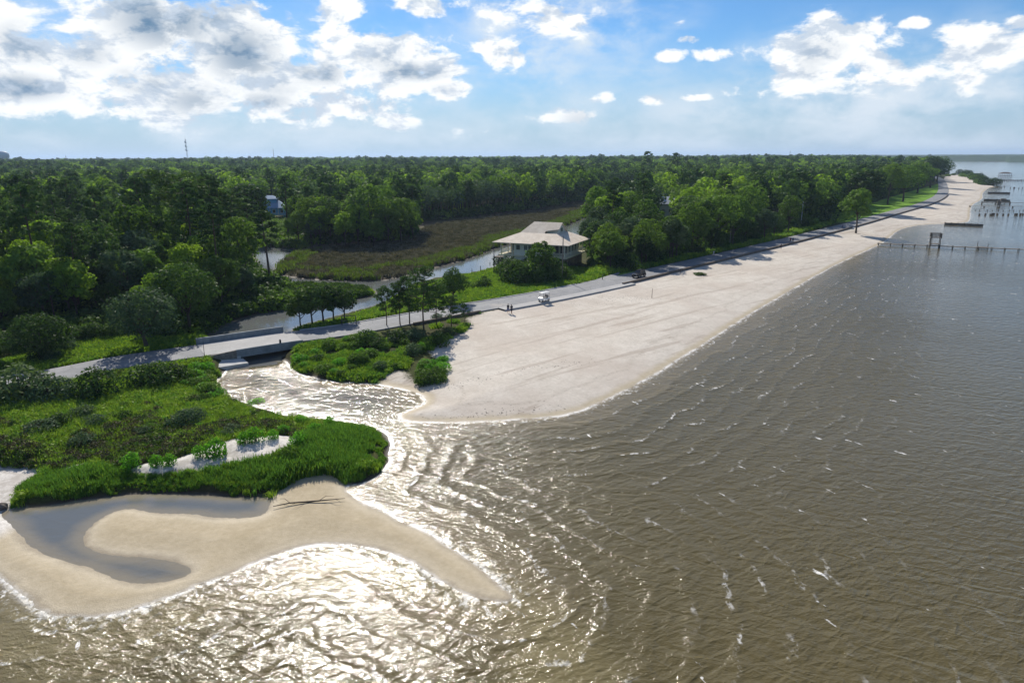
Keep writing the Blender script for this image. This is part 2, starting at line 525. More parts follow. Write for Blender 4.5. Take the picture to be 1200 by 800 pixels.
def catmull(p, n=10):
    p = [np.array(q, float) for q in p]
    p = [2 * p[0] - p[1]] + p + [2 * p[-1] - p[-2]]
    out = []
    for i in range(1, len(p) - 2):
        for k in range(n):
            t = k / n
            out.append(.5 * ((2 * p[i]) + (-p[i - 1] + p[i + 1]) * t + (2 * p[i - 1] - 5 * p[i] + 4 * p[i + 1] - p[i + 2]) * t * t + (-p[i - 1] + 3 * p[i] - 3 * p[i + 1] + p[i + 2]) * t ** 3))
    out.append(p[-2])
    return np.array(out)


ROADZ = 1.7
ROAD = catmull(W(ROAD_PX, ROADZ), 8)


def segdist(pts, poly, closed=True):
    best = np.full(len(pts), 1e18)
    n = len(poly)
    for i in range(n if closed else n - 1):
        a, b = poly[i], poly[(i + 1) % n]
        ab = b - a
        L = max(ab @ ab, 1e-12)
        ap = pts - a
        t = np.clip((ap @ ab) / L, 0, 1)
        d = ap - t[:, None] * ab
        best = np.minimum(best, (d * d).sum(1))
    return np.sqrt(best)


def inside(pts, poly):
    x, y = pts[:, 0], pts[:, 1]
    c = np.zeros(len(pts), bool)
    n = len(poly)
    for i in range(n):
        x1, y1 = poly[i]
        x2, y2 = poly[(i + 1) % n]
        if y1 == y2: continue
        k = ((y1 > y) != (y2 > y)) & (x < (x2 - x1) * (y - y1) / (y2 - y1) + x1)
        c ^= k
    return c


def sdf(pts, poly):
    d = segdist(pts, poly)
    return np.where(inside(pts, poly), d, -d)


def vnoise(pts, scale, seed=0):
    """smooth 2-D value noise, 0..1"""
    q = pts * scale + seed * 17.31
    i = np.floor(q).astype(np.int64)
    f = q - i
    f = f * f * (3 - 2 * f)

    def h(a, b):
        n = (a * 374761393 + b * 668265263 + seed * 1442695) & 0xffffffff
        n = ((n ^ (n >> 13)) * 1274126177) & 0xffffffff
        return ((n ^ (n >> 16)) & 0xffff) / 65535.0
    a, b = i[:, 0], i[:, 1]
    return (h(a, b) * (1 - f[:, 0]) + h(a + 1, b) * f[:, 0]) * (1 - f[:, 1]) + (h(a, b + 1) * (1 - f[:, 0]) + h(a + 1, b + 1) * f[:, 0]) * f[:, 1]


def fields(pts):
    pts = np.asarray(pts, float)
    river, lag, creek = sdf(pts, RIVER), sdf(pts, LAGOON), sdf(pts, CREEK)
    water = np.maximum(np.maximum(river, lag), creek)
    shore = -water                                     # >0 on land
    shore = shore + (vnoise(pts, .5, 3) - .5) * .35 + (vnoise(pts, 1.7, 4) - .5) * .12
    near = np.hypot(pts[:, 0], pts[:, 1])
    beach, bar, dune = sdf(pts, SANDBEACH), sdf(pts, SANDBAR), sdf(pts, DUNE)
    marsh = sdf(pts, MARSH)
    lawn = np.full(len(pts), -1e9)
    for l in LAWNS: lawn = np.maximum(lawn, sdf(pts, l))
    road = segdist(pts, ROAD, False)
    return dict(river=river, lag=lag, creek=creek, shore=shore, beach=beach, bar=bar, dune=dune, marsh=marsh, lawn=lawn, road=road, d=near)


def sstep(x, a, b):
    t = np.clip((x - a) / (b - a), 0, 1)
    return t * t * (3 - 2 * t)


def heights(pts, f=None):
    pts = np.asarray(pts, float)
    f = f or fields(pts)
    s = np.maximum(f['shore'], 0)
    land = 1.25 * (1 - np.exp(-s / 9)) + .25 * (1 - np.exp(-s / 40)) + (vnoise(pts, .12, 1) - .5) * .25 * sstep(s, 3, 15)
    veg = .55 * sstep(s, 0, 1.2) + .9 * sstep(s, 2, 16) + (vnoise(pts, .15, 2) - .5) * .5 * sstep(s, 2, 10)
    bar = .34 * (1 - np.exp(-s / 3.0)) + .03 * (vnoise(pts, .4, 5) - .5) * sstep(s, .5, 3)
    kb = sstep(f['beach'], -2.5, .5)
    kbar = sstep(f['bar'], -1.2, .3)
    h = veg * (1 - kb) + land * kb
    h = h * (1 - kbar) + bar * kbar
    h = h + .55 * sstep(f['dune'], -1.2, 1.5) * (.6 + .8 * vnoise(pts, .5, 44))
    km = sstep(f['marsh'], -4, 1)
    h = h * (1 - km) + (.42 * sstep(s, 0, 1.0) + .08 * vnoise(pts, .2, 6)) * km
    dry = sstep(s, .2, 2.5)
    kr = (1 - sstep(f['road'], 4.6, 11)) * dry
    h = h * (1 - kr) + 1.5 * kr
    under = -np.minimum(-f['shore'] * .10, 1.6) - .02
    return np.where(f['shore'] > 0, h, under)


# ------------------------------------------------------------------ ground and water sheets
def polar(az_step, row_step):
    az = list(np.arange(-45, 45.001, az_step))
    az += list(np.arange(48, 315 - .01, 3.0))
    az = np.radians(np.array(az))
    rows = np.concatenate([np.arange(930, 300, -row_step), np.arange(300, 190, -row_step * .7)])
    th = PITCH + np.arctan((rows - 400) / F)
    rad = CAMH / np.tan(th)
    rad = rad[rad < 2500]
    rad = np.concatenate([[3, 8, 13, 18], rad[rad > 19], [2700, 2900, 3100, 3400, 3900, 4800, 6500, 9000, 14000, 24000]])
    X = np.sin(az)[None, :] * rad[:, None]
    Y = np.cos(az)[None, :] * rad[:, None]
    nr, na = X.shape
    pts = np.stack([X.ravel(), Y.ravel()], 1)
    i = np.arange(nr - 1)[:, None] * na
    j = np.arange(na)[None, :]
    j2 = (j + 1) % na
    faces = np.stack([i + j, i + na + j, i + na + j2, i + j2], -1).reshape(-1, 4)[:, ::-1]
    # close the disc under the camera with a centre fan of quads (degenerate-free: use one n-gon ring)
    return pts, faces, na


gp, gf, na = polar(.2, 2.0)
fl = fields(gp)
gz = heights(gp, fl)


def set_attr(me, name, arr):
    a = me.attributes.new(name, 'FLOAT', 'POINT')
    a.data.foreach_set('value', np.clip(arr, -200, 200).astype(np.float32))


def ground_fn(t):
    geo = t.add('ShaderNodeNewGeometry')
    pos = geo.outputs['Position']
    shore, sand, lawn, marsh, bar = (t.attr(k) for k in ('shore', 'sand', 'lawn', 'marsh', 'bar'))
    z = t.add('ShaderNodeSeparateXYZ', {0: pos}).outputs[2]
    n1 = t.noise(pos, .35, 6, .65)
    n2 = t.noise(pos, 2.2, 5, .65)
    n3 = t.noise(pos, .06, 4, .55)
    mott = t.math('ADD', t.math('MULTIPLY', n1, .5), t.math('MULTIPLY', n2, .5))
    dry = t.mix(t.ramp(mott, .35, .65), (.51, .46, .39, 1), (.64, .585, .51, 1))
    dry = t.mix(t.math('MULTIPLY', t.ramp(n3, .42, .62), .4), dry, (.45, .375, .31, 1))
    # trodden and dragged marks, running along the beach
    tr = t.noise(t.mapping(pos, rot=(0, 0, R(-42)), scale=(.035, .6, 1)), 1.0, 5, .6, .6)
    dry = t.mix(t.math('MULTIPLY', t.ramp(tr, .56, .62), .42), dry, (.33, .265, .21, 1))
    deb = t.math('MULTIPLY', t.ramp(t.noise(pos, 1.1, 6, .75), .62, .70), t.ramp(n3, .42, .6))
    dry = t.mix(t.math('MULTIPLY', deb, .5), dry, (.20, .16, .12, 1))
    tl = t.math('ABSOLUTE', t.math('SUBTRACT', t.math('ADD', shore, t.math('MULTIPLY', t.math('SUBTRACT', n3, .5), 9.0)), 5.0))
    tl = t.math('MULTIPLY', t.ramp(tl, .55, .1), t.ramp(n2, .45, .62))
    dry = t.mix(t.math('MULTIPLY', tl, .38), dry, (.20, .16, .115, 1))
    wet = t.mix(t.ramp(mott, .35, .7), (.40, .33, .22, 1), (.50, .42, .295, 1))
    soak = t.mix(t.ramp(n1, .3, .7), (.24, .19, .12, 1), (.29, .235, .155, 1))
    zz = t.math('ADD', z, t.math('MULTIPLY', t.math('SUBTRACT', n1, .5), .12))
    sandc = t.mix(t.math('MULTIPLY', t.ramp(zz, .06, .24), t.ramp(bar, .8, -.8)), wet, dry)
    pale = t.math('MULTIPLY', t.ramp(bar, -.2, -1.2), .0)
    sandc = t.mix(t.math('MULTIPLY', t.ramp(zz, .08, .0), t.math('ADD', .35, t.math('MULTIPLY', t.ramp(bar, -.8, .8), .65))), sandc, soak)
    # dune sand is nearly white
    dune = t.attr('dune')
    sandc = t.mix(t.ramp(dune, -.3, .4), sandc, t.mix(t.ramp(mott, .4, .62), (.46, .42, .37, 1), (.68, .64, .59, 1)))
    # ground under plants
    veg = t.mix(t.ramp(mott, .35, .68), (.030, .032, .014, 1), (.085, .10, .028, 1))
    veg = t.mix(t.math('MULTIPLY', t.ramp(n3, .5, .62), .6), veg, (.060, .055, .028, 1))
    law = t.mix(t.ramp(mott, .35, .65), (.10, .20, .022, 1), (.18, .32, .04, 1))
    mar = t.mix(t.ramp(mott, .35, .65), (.060, .054, .036, 1), (.135, .115, .08, 1))
    mar = t.mix(t.math('MULTIPLY', t.ramp(n3, .48, .62), .5), mar, (.055, .065, .03, 1))
    e = t.math('MULTIPLY', t.math('SUBTRACT', mott, .5), 6.0)
    c = t.mix(t.ramp(t.math('ADD', lawn, e), -1.2, 1.2), veg, law)
    c = t.mix(t.ramp(t.math('ADD', marsh, e), -1, 1), c, mar)
    c = t.mix(t.ramp(t.math('ADD', sand, t.math('MULTIPLY', e, .8)), -.8, .8), c, sandc)
    mud = t.math('MULTIPLY', t.ramp(shore, .8, .1), t.ramp(sand, 0, -1))
    c = t.mix(mud, c, (.06, .045, .03, 1))
    # wash line of dried foam just above the water
    en = t.math('ADD', shore, t.math('MULTIPLY', t.math('SUBTRACT', n2, .5), .5))
    foam = t.math('MULTIPLY', t.math('MULTIPLY', t.ramp(en, .38, .08), t.ramp(sand, -.3, .3)), t.ramp(t.attr('open'), .2, .8))
    c = t.mix(t.math('MULTIPLY', foam, t.math('MULTIPLY', t.ramp(n1, .35, .62), .7)), c, (.66, .61, .54, 1))
    rough = t.math('SUBTRACT', .92, t.math('MULTIPLY', t.ramp(zz, .16, .03), .22))
    b = t.add('ShaderNodeBump', {'Height': t.math('ADD', n2, t.noise(pos, 9, 3, .6)), 'Distance': .035, 'Strength': .8})
    return t.add('ShaderNodeBsdfPrincipled', {'Base Color': c, 'Roughness': rough, 'Normal': b.outputs[0], 'Specular IOR Level': t.math('ADD', .04, t.math('MULTIPLY', t.ramp(zz, .2, .03), .4))}).outputs[0]


M['ground'] = material('ground', ground_fn)
gverts = np.column_stack([gp, gz])
gme = mesh_np('ground', gverts, gf, M['ground'], True)
set_attr(gme, 'shore', fl['shore'])
sandsd = np.maximum(np.maximum(fl['beach'], fl['bar']), fl['dune'])
set_attr(gme, 'sand', sandsd)
set_attr(gme, 'lawn', fl['lawn'])
set_attr(gme, 'marsh', fl['marsh'])
set_attr(gme, 'bar', fl['bar'])
set_attr(gme, 'dune', np.maximum(fl['dune'], np.minimum(np.minimum(fl['bar'], fl['shore'] - 1.2) + 1.4, -(gp[:, 0] + 42.0) * .4)))
openw = (fl['creek'] < fl['river']) & (fl['river'] > fl['lag'])
set_attr(gme, 'open', openw.astype(float))
ground = inst('ground', gme)
tag(ground, kind='structure')


def water_fn(t):
    geo = t.add('ShaderNodeNewGeometry')
    pos = geo.outputs['Position']
    sh, opn, shoal = t.attr('shore'), t.attr('calm'), t.attr('shoal')       # metres out from the shore; 0 sheltered .. 1 open
    wob = t.math('SUBTRACT', t.noise(pos, .11, 3, .5), .5)
    wob2 = t.math('SUBTRACT', t.noise(pos, .5, 3, .5), .5)
    # wavelets that bend along the shoals
    ph = t.math('ADD', t.math('MULTIPLY', sh, .34), t.math('ADD', t.math('MULTIPLY', wob, 1.9), t.math('MULTIPLY', wob2, .40)))
    sw = t.math('SINE', t.math('MULTIPLY', ph, 2 * PI))
    swell = t.math('MULTIPLY', t.math('POWER', t.math('ADD', t.math('MULTIPLY', sw, .5), .5), 2.5), t.math('MULTIPLY', t.math('MULTIPLY', t.ramp(sh, 42, 8), t.ramp(opn, .7, .98)), t.ramp(sh, .2, 2.0)))
    # wind chop, crests lying across the view
    def train(deg, sc_, st, dist):
        q = t.noise(t.mapping(pos, rot=(0, 0, R(deg)), scale=(st, 1, 1)), sc_, 2, .5, dist)
        return t.math('POWER', t.math('SUBTRACT', 1.0, t.math('ABSOLUTE', t.math('SUBTRACT', t.math('MULTIPLY', q, 2.6), 1.3)), clamp=True), 1.3)
    c1 = t.math('ADD', t.math('MULTIPLY', train(24, .62, .38, .5), .62), t.math('MULTIPLY', train(-32, .80, .42, .4), .48))
    c2 = t.noise(t.mapping(pos, rot=(0, 0, R(-20)), scale=(.5, 1, 1)), 2.1, 3, .55, .3)
    c3 = t.noise(t.mapping(pos, rot=(0, 0, R(25)), scale=(.7, 1, 1)), 6.0, 3, .6)
    c4 = t.noise(pos, 17.0, 2, .6)
    gust = t.ramp(t.noise(pos, .025, 3, .5), .35, .65)
    chop = t.math('ADD', t.math('MULTIPLY', c1, .145), t.math('ADD', t.math('MULTIPLY', c2, .11), t.math('ADD', t.math('MULTIPLY', c3, .040), t.math('MULTIPLY', c4, .004))))
    chop = t.math('MULTIPLY', chop, t.math('ADD', .75, t.math('MULTIPLY', gust, .45)))
    h = t.math('ADD', chop, t.math('MULTIPLY', swell, .075))
    h = t.math('MULTIPLY', h, opn)
    bmp = t.add('ShaderNodeBump', {'Height': h, 'Distance': 1.0, 'Strength': 1.0})
    # turbid water: sandy where it is shallow, brown further out, then painted sky reflection
    deep = t.mix(t.noise(pos, .03, 3, .5), (.092, .073, .028, 1), (.118, .094, .040, 1))
    deep = t.mix(t.ramp(sh, 35, 170), deep, (.150, .172, .178, 1))  # blue-grey of the reflected sky put into the colour far from shore
    shal = t.mix(t.ramp(t.math('ADD', sh, t.math('MULTIPLY', wob, 5)), 7.0, .3), deep, (.17, .135, .072, 1))
    shal = t.mix(t.ramp(sh, .9, .0), shal, (.30, .245, .16, 1))
    shal = t.mix(t.math('MULTIPLY', shoal, .75), shal, (.19, .155, .07, 1))
    still = t.ramp(opn, .34, .22)
    shal = t.mix(still, shal, t.mix(t.ramp(t.math('ADD', sh, t.math('MULTIPLY', wob2, 1.2)), 1.8, 0), (.125, .130, .126, 1), (.23, .20, .145, 1)))  # still water: grey of the reflected sky put into its colour
    # broken crests, and sun glints put into the colour as white
    fn = t.noise(t.mapping(pos, scale=(1, .7, 1)), 1.6, 5, .7)
    patch = t.ramp(t.noise(pos, .17, 3, .6), .46, .66)
    lines = t.math('MULTIPLY', t.ramp(sw, .86, .99), t.math('MULTIPLY', t.ramp(sh, 40, 6), t.ramp(fn, .47, .60)))
    lines = t.math('MULTIPLY', lines, t.math('MULTIPLY', patch, .85))
    edge_n = t.math('ADD', sh, t.math('MULTIPLY', t.math('SUBTRACT', fn, .5), 1.0))
    edge = t.math('MULTIPLY', t.ramp(edge_n, .60, .05), t.ramp(t.math('ADD', t.math('MULTIPLY', fn, .6), t.math('MULTIPLY', t.noise(pos, .35, 3, .6), .4)), .42, .58))
    wash = t.math('MULTIPLY', t.math('MULTIPLY', t.ramp(edge_n, 2.0, .6), t.ramp(fn, .52, .64)), .6)
    caps = t.math('MULTIPLY', t.ramp(t.noise(t.mapping(pos, rot=(0, 0, R(60)), scale=(.5, 1.6, 1)), .62, 3, .55), .685, .715), t.ramp(fn, .42, .55))  # whitecaps that double as painted sun sparkles
    foam = t.math('MAXIMUM', t.math('MAXIMUM', lines, edge), t.math('MAXIMUM', wash, t.math('MULTIPLY', caps, .9)))  # foam together with the painted glints
    foam = t.math('MULTIPLY', foam, t.ramp(opn, .25, .5))
    col = t.mix(foam, shal, (.74, .72, .68, 1))
    rgh = t.math('ADD', .07, t.math('MULTIPLY', foam, .5))
    return t.add('ShaderNodeBsdfPrincipled', {'Base Color': col, 'Roughness': rgh, 'IOR': 1.33, 'Normal': bmp.outputs[0], 'Specular IOR Level': .46}).outputs[0]


M['water'] = material('water', water_fn)
wz = np.zeros(len(gp))
keep = (fl['shore'] < 3.0)
fk = keep[gf].any(1)
wf = gf[fk]
used = np.unique(wf)
remap = -np.ones(len(gp), int)
remap[used] = np.arange(len(used))
wme = mesh_np('river_water', np.column_stack([gp, wz])[used], remap[wf], M['water'], True)
set_attr(wme, 'shore', -fl['shore'][used])
calm = np.where(fl['creek'] > -1, .10, 1.0)
calm = np.where((fl['lag'] > -1.5), .20, calm)
pondd = sdf(gp, smooth_poly(W([(240, 425), (340, 420), (350, 430), (505, 455), (505, 480), (466, 489), (440, 500), (380, 495), (240, 470)]), 1))
calm = np.where((pondd > -6) & (calm > .5), np.clip(1 - (pondd + 6) / 12 * .45, .55, 1), calm)
calm = calm * (1 - .55 * sstep(fl['d'], 90, 380))
calm = np.where(fl['creek'] > -1, .10, calm)
set_attr(wme, 'calm', calm[used])
tipx = P(640, 690)
SHOAL = smooth_poly(W([(440, 618), (520, 640), (600, 680), (680, 740), (720, 800), (640, 860), (600, 800), (620, 730), (560, 715), (480, 680), (300, 690), (150, 770), (60, 800), (-60, 770), (-60, 700), (200, 720), (440, 640)]), 1)
set_attr(wme, 'shoal', sstep(sdf(gp, SHOAL), -2.5, 1.5)[used])
water = inst('river_water', wme)
tag(water, kind='structure')


# ------------------------------------------------------------------ road
def ribbon(path, offs, zs, closed_sides=True):
    """strip along path; offs = list of lateral offsets, zs heights for them"""
    n = len(path)
    T = np.gradient(path, axis=0)
    T /= np.linalg.norm(T, axis=1)[:, None]
    N = np.stack([T[:, 1], -T[:, 0]], 1)           # to the right of travel
    vs = []
    for o, z in zip(offs, zs):
        vs.append(np.column_stack([path + N * o, np.full(n, z)]))
    k = len(offs)
    V = np.stack(vs, 1).reshape(-1, 3)
    i = np.arange(n - 1)[:, None] * k
    j = np.arange(k - 1)[None, :]
    Fc = np.stack([i + j, i + j + 1, i + k + j + 1, i + k + j], -1).reshape(-1, 4)
    return V, Fc


def strip(name, path, offs, zs, mat):
    V, Fc = ribbon(path, offs, zs)
    return inst(name, mesh_np(name, V, Fc, mat, False))


roadw = 3.6
road = strip('road', ROAD, [-roadw - .02, -roadw, -roadw * .5, 0, roadw * .5, roadw, roadw + .02], [ROADZ - .6, ROADZ, ROADZ + .03, ROADZ + .05, ROADZ + .03, ROADZ, ROADZ - .6], M['asphalt'])
tag(road, kind='structure')


def road_at_px(u):
    """index of road point whose projection is nearest the photo column u"""
    best, bi = 1e9, 0
    for i, (x, y) in enumerate(ROAD):
        v = camM.transposed() @ Vector((x, y, ROADZ - CAMH))
        uu = 600 + F * v.x / -v.z
        if abs(uu - u) < best: best, bi = abs(uu - u), i
    return bi


i0, i1 = road_at_px(572), road_at_px(724)
pv = strip('pavement', ROAD[i0:i1], [roadw + .03, roadw + .035, roadw + 2.3, roadw + 2.35], [ROADZ - .5, ROADZ + .11, ROADZ + .09, ROADZ - .6], M['pavement'])
tag(pv, kind='structure')
# kerb on the creek side
ia, ib = road_at_px(360), road_at_px(700)
kb = strip('kerb', ROAD[ia:ib], [-roadw - .28, -roadw - .275, -roadw - .03, -roadw - .025], [ROADZ - .4, ROADZ + .12, ROADZ + .12, ROADZ - .3], M['concrete'])
tag(kb, kind='structure')


def path_point(i, off=0.0):
    i = max(1, min(i, len(ROAD) - 2))
    T = ROAD[i + 1] - ROAD[i - 1]
    T = T / np.linalg.norm(T)
    N = np.array([T[1], -T[0]])
    q = ROAD[i] + N * off
    return q, math.atan2(T[1], T[0])


# sea walls along the beach side of the road
def seawall(ua, ub, off, ht, th, label, mat='seawall', name='sea_wall'):
    a, b = road_at_px(ua), road_at_px(ub)
    V, Fc = ribbon(ROAD[a:b + 1], [off, off + .001, off + th, off + th + .001], [ROADZ - .9, ROADZ + ht, ROADZ + ht, ROADZ - 1.1])
    o = inst(name, mesh_np(name, V, Fc, M[mat], False))
    return tag(o, label, 'sea wall')


seawall(714, 985, roadw + .35, .38, .45, 'low dark timber sea wall between the road and the near beach')
seawall(990, 1103, roadw + .35, .38, .45, 'low sea wall curving along the far end of the beach road')
seawall(470, 545, roadw + .4, .30, .35, 'low dark edging wall beside the road under the pines', name='edging_wall')

# driveway in front of the raised house
dw = smooth_poly(W([(640, 341), (655, 334), (690, 330), (718, 321), (728, 318), (720, 326), (735, 326), (690, 337)], ROADZ), 1)
mb = MB()
mb.quad([(x, y, ROADZ - .02) for x, y in dw])
drive = mb.obj('driveway', M['asphalt'])
tag(drive, kind='structure')


# ------------------------------------------------------------------ foliage meshes
def leaves(blobs, n, size, seed, flat=.5, up=.35, aspect=1.5, inner=.12):
    """leaf-sized faces over a set of ellipsoidal sprays (x,y,z,rx,ry,rz)"""
    r = np.random.default_rng(seed)
    B = np.array(blobs, float)
    wgt = (B[:, 3] * B[:, 4] + B[:, 3] * B[:, 5] + B[:, 4] * B[:, 5])
    idx = r.choice(len(B), int(n * 1.6), p=wgt / wgt.sum())
    d = r.normal(size=(len(idx), 3))
    d[:, 2] += up * .8
    d /= np.linalg.norm(d, axis=1)[:, None]
    rad = np.where(r.random(len(idx)) < inner, r.uniform(.3, .8, len(idx)), r.normal(.97, .11, len(idx)))
    p = B[idx, :3] + d * B[idx, 3:] * rad[:, None]
    # drop faces buried inside another spray
    ok = np.ones(len(p), bool)
    for b in B:
        q = (p - b[:3]) / b[3:]
        ok &= (q * q).sum(1) > .42
    keepi = np.nonzero(ok | (r.random(len(p)) < .15))[0][:n]
    p, d = p[keepi], d[keepi]
    m = len(p)
    nrm = d + r.normal(size=(m, 3)) * flat
    nrm[:, 2] += up
    nrm /= np.linalg.norm(nrm, axis=1)[:, None]
    a = np.cross(nrm, r.normal(size=(m, 3)))
    a /= np.linalg.norm(a, axis=1)[:, None]
    b = np.cross(nrm, a)
    s = size * r.uniform(.55, 1.3, m)[:, None]
    k1, k2, k3, k4 = (r.uniform(.6, 1.15, (m, 1)) for _ in range(4))
    bend = nrm * s * r.uniform(-.25, .1, (m, 1))
    v = np.stack([p + a * s * aspect * .5 * k1 + bend, p + b * s * .5 * k2, p - a * s * aspect * .5 * k3 + bend, p - b * s * .5 * k4], 1).reshape(-1, 3)
    f = np.arange(m * 4).reshape(-1, 4)
    return v, f


def merge(parts):
    V, Fc, o = [], [], 0
    for v, f in parts:
        V.append(v)
        Fc.append(f + o)
        o += len(v)
    return np.concatenate(V), np.concatenate(Fc)


def oak_proto(seed, hgt, rad, mat, n=2600, size=.55, tall=1.0, nb=26, trunk_h=None, lean=0.0, barkm='bark'):
    r = random.Random(seed)
    th = trunk_h or hgt * .34
    cz = th + (hgt - th) * .5
    rz = (hgt - th) * .56
    blobs = []
    for i in range(nb):
        ph = i * 2.39996 + r.uniform(-.4, .4)
        zf = 1 - 1.75 * (i + .5) / nb
        zf = max(-.72, min(.97, zf + r.uniform(-.12, .12)))
        q = math.sqrt(max(0, 1 - zf * zf))
        k = r.uniform(.55, .92)
        br = rad * r.uniform(.24, .42)
        blobs.append((math.cos(ph) * q * rad * k + lean * zf, math.sin(ph) * q * rad * k, cz + zf * rz * .80, br, br * r.uniform(.8, 1.1), br * r.uniform(.55, .8)))
    v, f = leaves(blobs, n, size, seed)
    crown = mesh_np('crown', v, f, mat)
    mb = MB()
    bend = r.uniform(-.5, .5)
    mb.tube([(0, 0, -.6), (0.02, 0, .3), (bend * .3, 0, th * .55), (bend * .6, .1, th), (bend, .1, cz)], [rad * .085, rad * .065, rad * .05, rad * .045, rad * .02], 8)
    for i in range(9):
        b = blobs[(i * 3 + 1) % len(blobs)]
        s0 = th * r.uniform(.75, 1.25)
        p0 = Vector((bend * .55, .06, s0))
        p1 = Vector(b[:3])
        mid = (p0 + p1) / 2 + Vector((0, 0, -rz * .12))
        mb.tube([p0, mid, p1], [rad * .03, rad * .02, rad * .008], 5, False)
    return crown, mb.mesh('trunk', M[barkm], True)


def pine_proto(seed, hgt, mat, rad=3.0, start=.58, n=1500, size=.5, nbr=20, bend=1.0, flat=False):
    r = random.Random(seed)
    mb = MB()
    bx, by = r.uniform(-bend, bend), r.uniform(-bend, bend)
    path = []
    for k in range(7):
        t = k / 6
        path.append(Vector((bx * t * t + .15 * math.sin(t * 5), by * t * t, -.5 + (hgt * .97 + .5) * t)))
    mb.tube(path, [.28 * (1 - .80 * k / 6) * hgt / 18 for k in range(7)], 7)
    blobs = []
    for i in range(nbr):
        t = start + (1 - start) * (i + .5) / nbr
        c = path[min(5, int(t * 6))].lerp(path[min(6, int(t * 6) + 1)], t * 6 - int(t * 6))
        ph = i * 2.4 + r.uniform(-.5, .5)
        prof = math.sin(min(1, (1 - t) / (1 - start) + .22) * PI * .62) if not flat else (.5 + .6 * t)
        L = rad * prof * r.uniform(.65, 1.1)
        e = c + Vector((math.cos(ph) * L, math.sin(ph) * L, L * .22))
        mb.tube([c, (c + e) / 2 + Vector((0, 0, -.1)), e], [.085, .06, .03], 4, False)
        pr = r.uniform(.75, 1.25) * rad * .30
        blobs.append((e.x, e.y, e.z + .1, pr, pr, pr * .55))
        if r.random() < .7:
            m_ = c.lerp(e, .55)
            blobs.append((m_.x, m_.y, m_.z + .2, pr * .8, pr * .8, pr * .45))
    blobs.append((bx, by, hgt * .97, .9, .9, .7))
    v, f = leaves(blobs, n, size, seed, flat=.8, up=.3, aspect=1.9, inner=.3)
    return mesh_np('crown', v, f, mat), mb.mesh('trunk', M['bark_pine'], True)


def shrub_mesh(seed, rad, hgt, mat, n=420, size=.22, nb=9, name='shrub'):
    r = random.Random(seed)
    blobs = []
    for i in range(nb):
        ph = i * 2.4 + r.uniform(-.4, .4)
        q = math.sqrt((i + .3) / nb) * .75
        br = rad * r.uniform(.28, .45)
        zc = hgt * (.78 - .50 * q * q) * r.uniform(.8, 1.12) - br * .3
        blobs.append((math.cos(ph) * q * rad, math.sin(ph) * q * rad, max(.2 * hgt, zc), br, br, max(.15, min(br, hgt * .35))))
        if q > .4:
            blobs.append((math.cos(ph) * q * rad * .95, math.sin(ph) * q * rad * .95, hgt * .2, br, br, hgt * .28))
    v, f = leaves(blobs, n, size, seed, inner=.2)
    # stems
    mb = MB()
    for b in blobs[:6]:
        mb.tube([(0, 0, -.2), (b[0] * .5, b[1] * .5, b[2] * .55), b[:3]], [.05 * rad, .035 * rad, .015 * rad], 4, False)
    v2 = np.array(mb.v)
    f2 = np.array(mb.f)
    V, Fc = merge([(v, f), (v2, f2)])
    me = mesh_np(name, V, Fc, mat)
    me.materials.append(M['bark'])
    mi = np.zeros(len(Fc), np.int32)
    mi[len(f):] = 1
    me.polygons.foreach_set('material_index', mi)
    return me


OAKS = [oak_proto(11, 14, 5.4, M['leaf_oak']), oak_proto(12, 16, 6.0, M['leaf_oak'], nb=30), oak_proto(13, 13, 4.6, M['leaf_dark'], nb=22), oak_proto(14, 17, 5.0, M['leaf_oak'], nb=28), oak_proto(15, 15, 6.4, M['leaf_dark'], nb=34, n=3000), oak_proto(16, 14, 5.0, M['leaf_liveoak'], nb=26)]
BRIGHTS = [oak_proto(21, 12, 4.2, M['leaf_bright'], nb=22, n=2200), oak_proto(22, 14, 4.6, M['leaf_bright'], nb=24, n=2400)]
PINES = [pine_proto(31, 21, M['leaf_pine'], 3.2), pine_proto(32, 24, M['leaf_pine'], 3.4, .62), pine_proto(33, 18, M['leaf_pine'], 2.8, .5), pine_proto(34, 23, M['leaf_pine'], 4.2, .70, bend=2.2, flat=True, n=1700)]

# ------------------------------------------------------------------ where trees may stand
KEEPOUT = []     # (x, y, radius)
for (u_, v_, r_) in ((640, 313, 15), (319, 258, 12), (141, 247, 9), (212, 250, 8), (784, 256, 9), (928, 226, 14), (964, 229, 14)):
    KEEPOUT.append((*P(u_, v_, 1.5), r_))
# sight lines that stay open in the photograph: (u, v, half width m, how far in front m, level z of what is seen)
OPEN = [(319, 244, 7, 190, 4.0), (317, 230, 6, 190, 8.0), (141, 232, 4, 200, 8.0), (212, 233, 3, 200, 8.0), (784, 242, 5, 120, 7.0), (930, 211, 8, 200, 11.0), (962, 216, 8, 160, 8.0),
        (335, 297, 6, 90, 0.0), (300, 297, 5, 70, 0.0), (318, 304, 5, 70, 0.0), (640, 290, 12, 60, 4.0), (280, 385, 6, 50, 0.0), (300, 380, 6, 50, 0.0), (740, 244, 4, 60, 0.0), (695, 259, 5, 60, 0.0)]


def open_sight(pts, h):
    ok = np.ones(len(pts), bool)
    for (u_, v_, hw, far, zt) in OPEN:
        tx__, ty__ = P(u_, v_, zt)
        T_ = math.hypot(tx__, ty__)
        ex, ey = tx__ / T_, ty__ / T_
        along = pts[:, 0] * ex + pts[:, 1] * ey
        side = np.abs(pts[:, 0] * ey - pts[:, 1] * ex)
        ray = CAMH + (zt - CAMH) * along / T_
        ok &= ~((along < T_) & (along > T_ - far) & (side < hw) & (h > ray))
    return ok


